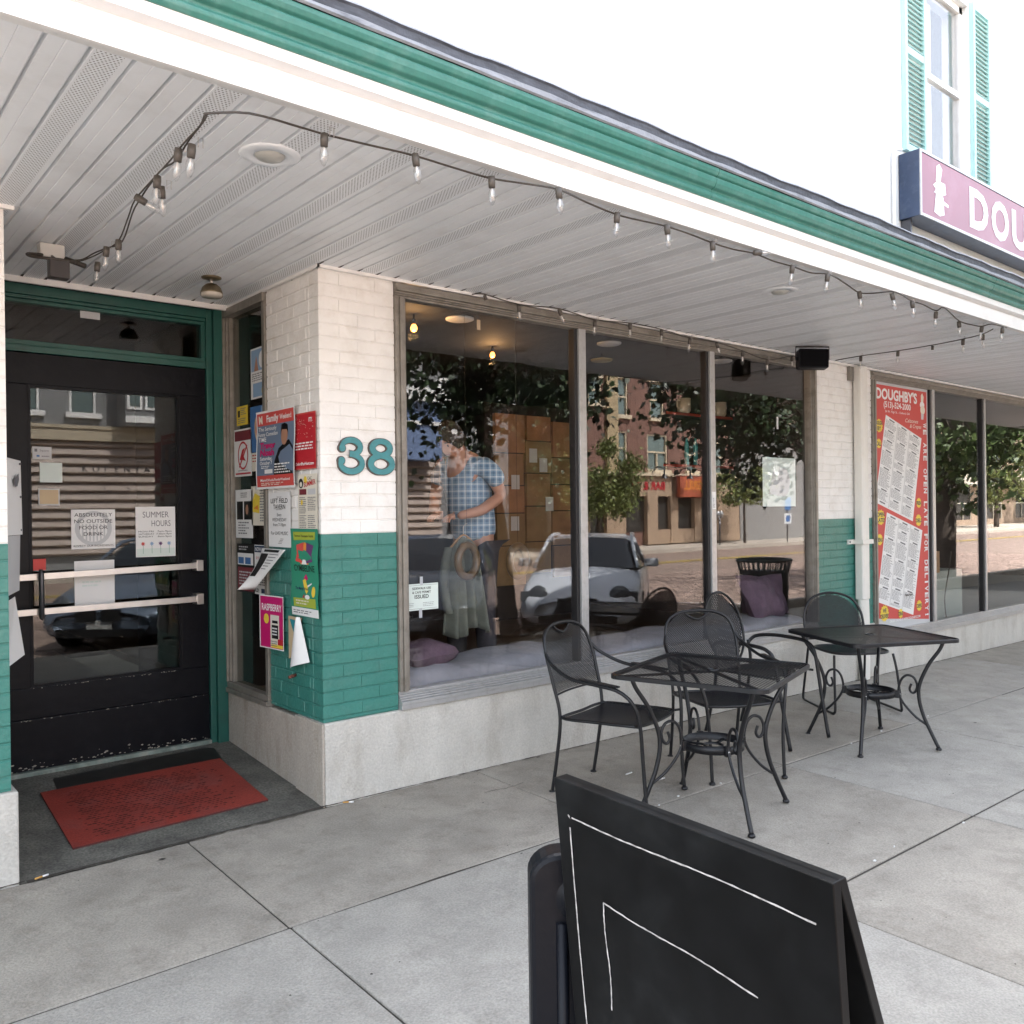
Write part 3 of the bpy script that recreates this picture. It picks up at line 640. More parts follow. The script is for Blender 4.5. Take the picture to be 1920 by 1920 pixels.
bb = B(); bb.box((.849, YD + .03, 2.452), (2.0, YD + .036, 2.655), doorglass); bb.build('transom_pane', fr)
bb = B(); bb.box((.849, YD - .03, .098), (2.0235, YD + .06, .124), mat('worn threshold', (.16, .20, .18), .7, var=.3, vs=20, dirt=(.4, .38, .33), ds=9, dfac=.9)); bb.build('threshold', fr, bevel=.003)
bb = B(); bb.box((2.126, 1.241, .1), (2.3, 1.34, 2.76), darkceil); bb.build('wall_end', fr)

# ================================================================== INTERIOR
room = B()
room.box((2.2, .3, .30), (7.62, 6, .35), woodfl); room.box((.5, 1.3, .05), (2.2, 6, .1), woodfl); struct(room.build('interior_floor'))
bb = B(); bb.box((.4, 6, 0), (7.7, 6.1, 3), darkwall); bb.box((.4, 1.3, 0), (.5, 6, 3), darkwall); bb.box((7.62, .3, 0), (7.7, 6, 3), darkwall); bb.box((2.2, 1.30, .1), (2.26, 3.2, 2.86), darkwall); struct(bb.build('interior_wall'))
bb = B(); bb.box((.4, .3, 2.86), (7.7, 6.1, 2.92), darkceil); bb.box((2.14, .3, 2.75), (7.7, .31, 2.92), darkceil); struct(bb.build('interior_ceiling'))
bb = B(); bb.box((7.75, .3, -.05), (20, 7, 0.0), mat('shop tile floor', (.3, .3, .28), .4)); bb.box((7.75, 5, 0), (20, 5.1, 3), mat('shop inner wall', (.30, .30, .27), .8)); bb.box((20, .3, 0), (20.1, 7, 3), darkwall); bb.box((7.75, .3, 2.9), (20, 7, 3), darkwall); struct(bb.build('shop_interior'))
bench = thing('window_bench', 'low bench along the inside of the window under the grey cushion', 'bench')
bb = B(); bb.box((2.66, .075, .35), (6.74, .55, .475), darkwall); bb.build('bench_box', bench)
bb = B(); rd = random.Random(4)
def cu(u, v):
    x = 2.67 + 4.06 * u; a = math.pi * v; wv = .012 * math.sin(x * 5.3) + .009 * math.sin(x * 11 + 1)
    return (x, .31 - .235 * math.copysign(abs(math.cos(a)) ** .55, math.cos(a)) + wv * .6, .478 + (.10 + wv + .03 * (x < 3.9)) * math.sin(a) ** .5)
bb.grid(cu, 60, 16, cushm); o = tag(bb.build('bench_cushion'), 'long lumpy grey cushion lying on the window bench', 'cushion')
def pillow(x, y, z, sx, sy, sz, rz, lab, tilt=0.):
    bb = B(); rd = random.Random(int(x * 100))
    def f(u, v):
        a, c = 2 * u - 1, 2 * v - 1
        return a, c
    for s in (1, -1):
        bb.grid(lambda u, v: ((2 * u - 1) * sx * (1 - .12 * (1 - abs(2 * v - 1)) ** 2), (2 * v - 1) * sy * (1 - .12 * (1 - abs(2 * u - 1)) ** 2), s * sz * ((1 - (2 * u - 1) ** 4) * (1 - (2 * v - 1) ** 4)) ** .5 * (1 + .16 * math.sin(u * 9 + x) * math.sin(v * 7))), 14, 14, purplem)
    o = bb.build('pillow'); o.location = (x, y, z); o.rotation_euler = (tilt, 0, rz); tag(o, lab, 'pillow'); return o
pillow(2.92, .28, .655, .19, .16, .075, .2, 'purple pillow lying at the left end of the window bench')
pillow(6.42, .30, .72, .24, .20, .09, .1, 'purple pillow propped at the right end of the window bench', 1.05)
pillow(6.62, .42, .74, .22, .18, .08, -.5, 'darker purple pillow behind the propped one at the right end of the bench', 1.2)
# interior lamps, discs
for x, y, z, r, lab in ((3.387, 1.0, 2.763, .024, 'lit warm bulb hanging nearest the left window frame'), (4.565, 1.6, 2.947 - .16, .022, 'lit warm bulb hanging deeper in the room, right of the other')):
    t = thing('pendant_bulb', lab, 'lamp', (x, y, z), 0, 'lit bulbs inside the coffee house')
    bb = B(); bb.lathe([(0, -r), (r * .6, -r * .8), (r, -r * .1), (r * .9, r * .5), (r * .4, r * 1.4), (0, r * 1.5)], (0, 0, 0), emit('warm bulb', (1, .34, .05), 1.3), n=16); bb.build('bulb', t)
    bb = B(); bb.tube([(0, 0, r * 1.4), (0, 0, max(.03, 2.86 - z))], .006, cabm); bb.lathe([(.0, r * 2.6), (.014, r * 2.6), (.014, r * 1.2), (0, r * 1.2)], (0, 0, 0), dsteel, n=12); bb.build('lamp_holder', t)
    pl = bpy.data.lights.new('pendant_light', 'POINT'); pl.energy = 1.0; pl.color = (1, .55, .22); pl.shadow_soft_size = .03; po = bpy.data.objects.new('pendant_light', pl); col.objects.link(po); po.location = (x, y, z - .06)
for x, y, lab in ((3.708, .9, 'left'), (5.233, .908, 'middle'), (6.703, .888, 'right')):
    t = B(); t.lathe([(0, 2.842), (.085, 2.842), (.10, 2.848), (.10, 2.859), (0, 2.859)], (x, y, 0), paper, n=28)
    tag(t.build('ceiling_disc'), 'round white ceiling fitting inside, seen at the top of the %s pane' % lab, 'ceiling light', 'round ceiling fittings inside')
t = thing('pendant_lamp', 'yellowish flat lamp hanging behind the middle pane', 'lamp', (5.55, 1.3, 0)); bb = B(); bb.lathe([(.0, 2.80), (.09, 2.795), (.10, 2.81), (.03, 2.825), (0, 2.83)], (0, 0, 0), mat('yellow lamp shade', (.25, .2, .07), .6), n=24); bb.build('shade', t); bb = B(); bb.tube([(0, 0, 2.83), (0, 0, 2.86)], .004, cabm); bb.build('cord', t)
# small tag hanging in the left pane
t = B(); t.box((3.20, .05, 2.575), (3.225, .053, 2.635), mat('wooden tag', (.5, .38, .24), .7)); t.box((3.212, .05, 2.635), (3.2135, .052, 2.70), cabm); tag(t.build('hanging_tag'), 'small wooden tag hanging on a thread inside the left pane', 'tag')
# wall of kraft boards
nb = thing('display_wall', 'wall of brown kraft boards pinned behind the left pane', 'display', (0, 0, 0))
bb = B(); bb.box((5.6, 3.03, .35), (7.1, 3.06, 2.62), darkwall); bb.build('backing', nb); rd = random.Random(8)
xs_ = [5.70, 6.12, 6.50, 6.93]
for c in range(3):
    z = 2.54 - rd.random() * .08
    while z > .9:
        h = rd.uniform(.26, .42); bb = B(); bb.box((xs_[c] + rd.uniform(.005, .03), 3.0 - rd.uniform(0, .02), z - h), (xs_[c + 1] - rd.uniform(.008, .03), 3.028, z - .012), mat('kraft %d' % rd.randint(0, 2), (.36 + rd.uniform(-.08, .08), .21, .10), .75, var=.2, vs=5))
        bb.build('kraft_board', nb); z -= h
for i in range(5):
    x, z = rd.uniform(5.8, 6.8), rd.uniform(1.2, 2.2); bb = B(); bb.box((x, 2.97, z), (x + .11, 2.975, z + .15), paper); bb.build('pinned_card', nb)
# counter and equipment shapes in the dark
ct = thing('counter', 'dark counter with pale boxes at the back of the coffee house', 'counter')
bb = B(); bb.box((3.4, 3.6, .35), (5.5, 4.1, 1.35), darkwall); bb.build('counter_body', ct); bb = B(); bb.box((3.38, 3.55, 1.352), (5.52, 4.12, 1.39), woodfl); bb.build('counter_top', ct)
bb = B(); bb.box((4.0, 3.7, 1.392), (4.3, 3.95, 1.62), alum); bb.box((4.7, 3.7, 1.392), (4.9, 3.95, 1.55), card); tag(bb.build('counter_boxes'), 'metal and brown boxes standing on the dark counter', 'box')
# shelves with mugs, Y 1.5
for z, x0, x1, lab in ((2.436, 6.55, 7.6, 'upper red edged shelf carrying cream mugs behind the right panes'), (1.93, 6.5, 7.6, 'lower red edged shelf behind the right panes')):
    t = thing('wall_shelf', lab, 'shelf'); bb = B(); bb.box((x0, 1.42, z - .03), (x1, 1.62, z), darkwall); bb.build('shelf_board', t); bb = B(); bb.box((x0, 1.412, z - .028), (x1, 1.419, z - .004), mat('red shelf edge', (.4, .05, .03), .5)); bb.build('shelf_edge', t)
for x, h, lab in ((6.92, .15, 'cream mug on the upper shelf, left of the mullion'), (7.50, .15, 'cream mug on the upper shelf, right of the mullion')):
    t = thing('mug', lab, 'mug', (x, 1.5, 2.438), 0, 'cream mugs on the shelf'); cm = mat('cream glaze', (.6, .5, .36), .25)
    bb = B(); bb.lathe([(0, 0), (.05, 0), (.066, .03), (.068, h), (.062, h), (.06, .03), (0, .02)], (0, 0, 0), cm, n=24); bb.build('cup', t)
    bb = B(); bb.tube(smooth([(-.06, 0, h * .85), (-.10, 0, h * .8), (-.105, 0, h * .45), (-.06, 0, h * .25)], 5), .008, cm); bb.build('handle', t)
for k, x in enumerate((6.98, 7.12, 7.26)):
    t = B(); t.lathe([(0, 0), (.022, 0), (.022, .2), (.012, .24), (.012, .27), (0, .27)], (x, 1.52, 1.932), mat('teal bottle glass', (.08, .42, .42), .15), n=12); tag(t.build('bottle'), ['left', 'middle', 'right'][k] + ' one of three teal bottles on the lower shelf behind the panes', 'bottle', 'teal bottles on the lower shelf')
# two added brown rings (in place of reflected tyres) and draped coat on a dark chair
rg = mat('brown hoop', (.12, .075, .035), .3, var=.2, vs=20)
for x, z, lab in ((3.317, 1.185, 'thick brown ring in place of a reflected tyre, in front of the hanging coat inside the left pane'), (3.735, 1.165, 'thick brown ring in place of a reflected tyre, right of the hanging coat inside the left pane')):
    t = thing('hoop', lab, 'hoop', (x, .33, z), 0, 'brown rings in place of tyre reflections')
    bb = B(); bb.tube([(.088 * math.cos(a), .02 * math.cos(a), .098 * math.sin(a)) for a in [2 * math.pi * k / 36 for k in range(36)]], .026, rg, n=12, closed=True); bb.build('ring', t)
    bb = B(); bb.tube([(0, 0, .12), (0, .004, .4), (0, 0, 1.66)], .0012, cabm, n=4); bb.build('hanging_thread', t)  # made-up thread to hang the added ring
t = thing('coat', 'long grey green coat hanging just behind the glass in front of the man', 'coat', (3.38, .45, 0))
cm = mat('grey green cloth', (.13, .14, .115), .9, var=.15, vs=10, bump=.4, bs=30)
bb = B()
def ctf(u, v):
    z = 1.335 - .62 * v - (.03 * math.sin(u * 7) * v); wd = .11 + .055 * v; x = (2 * u - 1) * wd; y = .028 * math.sin(u * 25 + v) * (.25 + v) + .02 * math.cos(u * 11)
    return (x + .03 * v, y, z - .10 * abs(2 * u - 1) ** 2 * (1 - v))
bb.grid(ctf, 40, 16, cm); bb.build('coat_body', t, solid=.006)
bb = B(); bb.grid(lambda u, v: (-.10 - .045 * math.sin(v * 3) + .03 * math.cos(u * 6.28), .02 + .03 * math.sin(u * 6.28), 1.27 - .42 * v), 10, 8, cm); bb.build('sleeve', t)
bb = B(); bb.tube(smooth([(-.11, 0, 1.26), (0, 0, 1.345), (.11, 0, 1.26)], 6), .007, card); bb.tube(smooth([(0, 0, 1.345), (0, 0, 1.40), (.03, 0, 1.42)], 4), .003, steel); bb.build('hanger', t)

# ---- the man inside
def skin(name, V, E_, Rr, mt, parent, sub=2, root=0):
    me = bpy.data.meshes.new(name); me.from_pydata([tuple(v) for v in V], E_, []); o = bpy.data.objects.new(name, me); col.objects.link(o); o.parent = parent
    m = o.modifiers.new('skin', 'SKIN'); sv = me.skin_vertices[0].data
    for i, r in enumerate(Rr): sv[i].radius = (r, r) if not isinstance(r, tuple) else r; sv[i].use_root = (i == root)
    m.use_smooth_shade = True
    s = o.modifiers.new('sub', 'SUBSURF'); s.levels = sub; s.render_levels = sub; me.materials.append(mt); return o
man = thing('person', 'man in a blue plaid short sleeved shirt standing inside the left window pane, looking down', 'person', (3.70, .76, 0))
FD = Vector((-.953, -.302, 0)); LD = Vector((.302, -.953, 0)); UZ = Vector((0, 0, 1))
def q(f, l, z): return FD * f + LD * l + UZ * z
skinm = mat('skin', (.42, .22, .15), .5, var=.06, vs=14)
J = [q(.0, 0, 1.30), q(.02, 0, 1.45), q(.08, 0, 1.66), q(.13, 0, 1.80), q(.175, 0, 1.885), q(.235, 0, 1.945), q(.262, 0, 2.00),
     q(.09, .12, 1.82), q(.08, .19, 1.79), q(-.01, .23, 1.60), q(.18, .19, 1.50), q(.33, .10, 1.465),
     q(.10, -.12, 1.82), q(.11, -.19, 1.79), q(.10, -.25, 1.60), q(.24, -.16, 1.50), q(.37, -.02, 1.47),
     q(0, .09, 1.26), q(.03, .10, .86), q(.0, .11, .42), q(.10, .12, .39), q(0, -.09, 1.26), q(.05, -.12, .86), q(.03, -.13, .42), q(.13, -.14, .39)]
JE = [(0, 1), (1, 2), (2, 3), (3, 4), (4, 5), (5, 6), (3, 7), (7, 8), (8, 9), (9, 10), (10, 11), (3, 12), (12, 13), (13, 14), (14, 15), (15, 16), (0, 17), (17, 18), (18, 19), (19, 20), (0, 21), (21, 22), (22, 23), (23, 24)]
JR = [.10, .12, .135, .10, .055, .080, .088, .06, .055, .046, .038, .028, .06, .055, .046, .038, .028, .085, .055, .038, .035, .085, .055, .038, .035]
skin('body', J, JE, JR, skinm, man)
# head shape: face, nose, ears, hair
hc = q(.255, 0, 1.975); hf = (FD * .78 - UZ * .62).normalized(); hu = (UZ * .78 + FD * .62).normalized(); hs = LD
bb = B()
def headf(u, v):
    th = 2 * math.pi * u; ph = math.pi * v; a, b_, c = math.sin(ph) * math.cos(th), math.sin(ph) * math.sin(th), math.cos(ph)
    k = 1 - .22 * max(0, -c) * (abs(b_)) - .05 * max(0, a) * max(0, -c)
    r = Vector((.098 * a * (1 + .06 * (c < -.3)), .078 * b_ * k, .122 * c)); r.x += .012 * math.exp(-((a - .95) ** 2 * 30 + b_ ** 2 * 60 + (c + .1) ** 2 * 25)) * 2.2
    return hc + hf * r.x + hs * r.y + hu * r.z
bb.grid(headf, 28, 20, skinm)
for s in (1, -1): bb.lathe([(0, -.004), (.018, -.004), (.024, 0), (.016, .006), (0, .004)], hc + hs * s * .078 + hu * -.005, skinm, n=12, axis=hs * s)
bb.build('head', man)
bb = B()
for s in (1, -1):
    bb.lathe([(0, -.004), (.008, -.002), (.010, .001), (0, .004)], hc + hf * .088 + hs * s * .032 + hu * .012, mat('eye dark', (.03, .02, .015), .3), n=10, axis=hf)
    bb.tube([hc + hf * .088 + hs * s * .018 + hu * .034, hc + hf * .09 + hs * s * .035 + hu * .038, hc + hf * .080 + hs * s * .05 + hu * .032], .004, mat('hair brown', (.035, .022, .014), .7, var=.3, vs=60), n=6)
bb.tube([hc + hf * .090 + hs * -.022 + hu * -.055, hc + hf * .096 + hu * -.053, hc + hf * .090 + hs * .022 + hu * -.055], .004, mat('lip', (.30, .11, .09), .5), n=6); bb.build('face_features', man)
bb = B()
def hairf(u, v):
    th = 2 * math.pi * u; ph = math.pi * .62 * v; a, b_, c = math.sin(ph) * math.cos(th), math.sin(ph) * math.sin(th), math.cos(ph)
    k = 1.0; ll = 1.0 if a < .45 else max(.55, 1 - (a - .45) * .9)
    ph2 = ph * ll; a, b_, c = math.sin(ph2) * math.cos(th), math.sin(ph2) * math.sin(th), math.cos(ph2)
    n_ = 1 + .04 * math.sin(th * 9) * math.sin(ph * 8)
    return hc + hf * (.105 * a - .006) * n_ + hs * .086 * b_ * n_ + hu * .132 * c * n_
bb.grid(hairf, 36, 14, MATS['hair brown']); bb.build('hair', man)
# plaid shirt
pl = bpy.data.materials.new('blue plaid cloth'); pl.use_nodes = True; MATS['plaid'] = pl
n_, l_ = pl.node_tree.nodes, pl.node_tree.links; pb = n_['Principled BSDF']; pb.inputs['Roughness'].default_value = .9
g_ = n_.new('ShaderNodeTexCoord'); mpn = n_.new('ShaderNodeMapping'); mpn.inputs['Rotation'].default_value = (0, 0, R(35)); l_.new(g_.outputs['Object'], mpn.inputs[0])
sp = n_.new('ShaderNodeSeparateXYZ'); l_.new(mpn.outputs[0], sp.inputs[0])
def stripe(o, per, wd): return mth('LESS_THAN', mth('ABSOLUTE', mth('SUBTRACT', mth('FRACT', mth('MULTIPLY', o, 1 / per)), .5)), wd)
vx = mth('ADD', stripe(sp.outputs['X'], .042, .10), stripe(sp.outputs['Z'], .046, .09)); dx = mth('ADD', stripe(mth('ADD', sp.outputs['Z'], .02), .046, .14), stripe(mth('ADD', sp.outputs['X'], .02), .042, .16))
m1 = n_.new('ShaderNodeMix'); m1.data_type = 'RGBA'; l_.new(mth('MULTIPLY', dx, .5), m1.inputs[0]); m1.inputs[6].default_value = (.20, .31, .42, 1); m1.inputs[7].default_value = (.09, .16, .26, 1)
m2 = n_.new('ShaderNodeMix'); m2.data_type = 'RGBA'; l_.new(mth('MULTIPLY', vx, .42), m2.inputs[0]); l_.new(m1.outputs[2], m2.inputs[6]); m2.inputs[7].default_value = (.70, .75, .78, 1); l_.new(m2.outputs[2], pb.inputs['Base Color'])
skin('shirt', [q(.0, 0, 1.27), q(.0, 0, 1.40), q(.04, 0, 1.55), q(.08, 0, 1.70), q(.11, 0, 1.80), q(.14, 0, 1.845), q(.09, .12, 1.81), q(.07, .20, 1.77), q(.02, .245, 1.66), q(.10, -.12, 1.81), q(.10, -.20, 1.77), q(.09, -.245, 1.66)],
     [(0, 1), (1, 2), (2, 3), (3, 4), (4, 5), (4, 6), (6, 7), (7, 8), (4, 9), (9, 10), (10, 11)], [.170, .165, .172, .165, .12, .07, .085, .075, .072, .085, .075, .072], pl, man)
bb = B()
for s in (1, -1): bb.grid(lambda u, v: q(.15 + .06 * u - .03 * v, s * (.062 - .045 * u + .03 * v), 1.895 - .07 * u - .035 * v), 4, 3, pl)
bb.build('collar', man, solid=.004)
skin('trousers', [q(0, 0, 1.36), q(0, .085, 1.2), q(.03, .10, .86), q(.0, .11, .42), q(0, -.085, 1.2), q(.05, -.12, .86), q(.03, -.13, .42)], [(0, 1), (1, 2), (2, 3), (0, 4), (4, 5), (5, 6)], [.15, .11, .082, .068, .11, .082, .068], mat('dark trousers', (.035, .033, .04), .9), man)
for hx, nm, sg in ((q(.33, .10, 1.465), 'hand', 1), (q(.37, -.02, 1.47), 'hand', -1)):
    V = [hx, hx + FD * .05 + LD * (-.012 * sg) - UZ * .004]; Eg = [(0, 1)]; RR = [.026, .032]
    for k, (ln, of) in enumerate(((.050, .024), (.058, .009), (.055, -.007), (.044, -.022))):
        a = V[1] + FD * .028 + LD * of; n0 = len(V); V += [a, a + FD * ln * .45 - UZ * .012, a + FD * ln * .6 - UZ * .036]; Eg += [(1, n0), (n0, n0 + 1), (n0 + 1, n0 + 2)]; RR += [.0095, .0088, .0072]
    n0 = len(V); V += [hx + FD * .035 + LD * (-.035 * sg) + UZ * .008, hx + FD * .065 + LD * (-.045 * sg) - UZ * .005]; Eg += [(0, n0), (n0, n0 + 1)]; RR += [.011, .009]
    skin(nm, V, Eg, RR, skinm, man)
bb = B(); bb.obox(tuple(Vector((3.70, .76, 0)) + q(.43, .03, 1.44)), FD * .05, LD * .035, UZ * .006, dsteel); tag(bb.build('small_tool'), 'small dark object held in both hands by the man', 'tool')
Print((6.09, .045, 1.505), (1, 0, 0), (0, 0, 1), .475, .40, 'pale').ell(.30, .2, .09, .12, 'lgrey').poly([(.08, .1), (.16, .32), (.2, .2), (.24, .34), (.26, .08)], 'lgrey').done('white_poster', 'pale poster taped inside the right pane of the coffee house', 'poster')
bb = B(); bb.box((6.29, .04, 2.14), (6.315, .042, 2.24), paper); tag(bb.build('tape_strip'), 'strip of white tape above the pale poster in the right pane', 'tape')
bb = B(); 
for k in range(14): bb.box((6.32 + .018 * k, .3, .63), (6.33 + .018 * k, .42, .80 + .01 * math.sin(k)), mat('book %d' % (k % 3), [(.2, .08, .06), (.1, .12, .2), (.25, .2, .1)][k % 3], .6))

# ================================================================== FURNITURE
def lattice(bb, fn, inside, u0, u1, v0, v1, pitch, wd, step, mt, nz=None, diag=True):
    """woven ribbons in two directions over a parametric sheet"""
    for fam in (0, 1):
        c = (u0 - (v1 - v0)) if diag else (u0 if fam == 0 else v0)
        end = (u1 + (v1 - v0)) if diag else (u1 if fam == 0 else v1)
        while c < end:
            run = []
            n = int((v1 - v0 if (diag or fam == 0) else u1 - u0) / step)
            for k in range(n + 1):
                if diag: v = v0 + k * step; u = c + (v - v0) * (1 if fam == 0 else -1)
                elif fam == 0: u, v = c, v0 + k * step
                else: u, v = u0 + k * step, c
                if inside(u, v): run.append((u, v))
                else:
                    if len(run) > 1: _rib(bb, fn, run, wd, fam, diag, mt)
                    run = []
            if len(run) > 1: _rib(bb, fn, run, wd, fam, diag, mt)
            c += pitch
def _rib(bb, fn, run, wd, fam, diag, mt):
    du, dv = ((.5, -.5) if fam == 0 else (.5, .5)) if diag else ((.5, 0) if fam == 0 else (0, .5))
    vs = []
    for u, v in run:
        for s in (-1, 1): a = fn(u + s * du * wd, v + s * dv * wd); vs.append((a[0], a[1] - .0009 * fam, a[2] - .0011 * fam))
    bb.add(vs, [(2 * i, 2 * i + 1, 2 * i + 3, 2 * i + 2) for i in range(len(run) - 1)], mt)

def foot(x, y, bb=None):
    bb = bb or B(); bb.lathe([(0, 0), (.017, 0), (.019, .006), (.016, .013), (.011, .016), (0, .016)], (x, y, 0), ironm, n=14); return bb

def make_mesh_chair(label, group):
    t = thing('mesh_armchair', label, 'chair', (0, 0, 0), 0, group)
    up = lambda s: [(s * .222, -.285, .0), (s * .222, -.25, .20), (s * .226, -.225, .42), (s * .236, -.262, .60), (s * .238, -.30, .74), (s * .205, -.335, .84), (s * .12, -.355, .885), (0, -.362, .896)]
    L = smooth(up(-1), 6); Rr = smooth(up(1), 6)
    bb = B(); bb.tube(L + Rr[::-1][1:], .0098, ironm, n=10); foot(-.222, -.285, bb); foot(.222, -.285, bb); bb.build('back_frame', t)
    # hand grip loop
    bb = B(); bb.tube(smooth([(-.085, -.359, .888), (-.06, -.352, .865), (0, -.345, .842), (.06, -.352, .865), (.085, -.359, .888)], 6), .007, ironm); bb.build('grip', t)
    def bz(v):  # depth of back plane at height
        pts = [(.42, -.225), (.60, -.262), (.74, -.30), (.84, -.335), (.90, -.362)]
        for (a, ya), (c, yc) in zip(pts, pts[1:]):
            if v <= c: return ya + (yc - ya) * (v - a) / (c - a)
        return pts[-1][1]
    def halfw(v):
        if v < .74: return .234
        k = (v - .74) / .156; return .236 * math.sqrt(max(0, 1 - k * k * .97)) if k < 1 else 0
    bow = lambda u: -.030 * (1 - (u / .24) ** 2)
    fn = lambda u, v: (u, bz(v) + bow(u) * (1 if v < .8 else max(0, (.9 - v) / .1)), v)
    ins = lambda u, v: .53 < v < .894 and abs(u) < halfw(v) and not (v > .845 + .045 * (abs(u) / .085) ** 2 and abs(u) < .085)
    bb = B(); lattice(bb, fn, ins, -.24, .24, .53, .90, .0130, .0034, .0085, mesh_m); bb.build('back_mesh', t)['kind'] = 'stuff'
    bb = B(); bb.tube([fn(-.232 + .464 * k / 10, .53) for k in range(11)], .006, ironm); bb.build('back_rail', t)
    # seat
    rim = smooth([(-.225, -.21, .415), (-.235, .0, .42), (-.23, .19, .425), (-.19, .235, .422), (0, .25, .418), (.19, .235, .422), (.23, .19, .425), (.235, 0, .42), (.225, -.21, .415), (0, -.225, .412)], 5, True)
    bb = B(); bb.tube(rim, .0085, ironm, n=8, closed=True); bb.build('seat_rim', t)
    dish = lambda u, v: (u, v, .421 - .02 * (1 - (u / .24) ** 2) * (1 - (v / .26) ** 2))
    bb = B(); lattice(bb, dish, lambda u, v: abs(u) < .232 and -.215 < v < .243 - .9 * max(0, abs(u) - .17), -.24, .24, -.22, .25, .0105, .0045, .02, mesh_m); bb.build('seat_mesh', t)['kind'] = 'stuff'
    for s in (-1, 1):
        bb = B(); bb.tube(smooth([(s * .236, -.305, .755), (s * .262, -.25, .70), (s * .288, -.12, .645), (s * .292, .04, .628), (s * .287, .16, .61), (s * .270, .235, .55), (s * .245, .262, .44), (s * .228, .268, .25), (s * .225, .285, .0)], 6), .0098, ironm, n=10)
        foot(s * .225, .285, bb); bb.tube([(s * .244, .262, .43), (s * .21, .20, .42)], .007, ironm); bb.tube([(s * .226, -.225, .42), (s * .22, -.2, .416)], .009, ironm); bb.build('arm_and_front_leg', t)
        bb = B(); bb.obox((s * .29, .055, .641), (.0155, 0, 0), (0, .115, -.010), (0, 0, .004), ironm); bb.build('arm_pad', t, bevel=.003)
    return t
def place(o, x, y, deg):  # local +Y faces the given heading (fx,fy)
    o.location = (x, y, gz(x, y) + .001); o.rotation_euler = (0, 0, deg)
def head(fx, fy): return math.atan2(-fx, fy)
c1 = make_mesh_chair('black mesh armchair in front of the window, left of the mesh table', 'black mesh armchairs at the front table')
c2 = copy_tree(c1); c2['label'] = 'black mesh armchair behind the mesh table with its back to the window'
place(c1, 3.49, -.775, head(.25, -.968)); place(c2, 4.31, -.87, head(-.44, -.898))

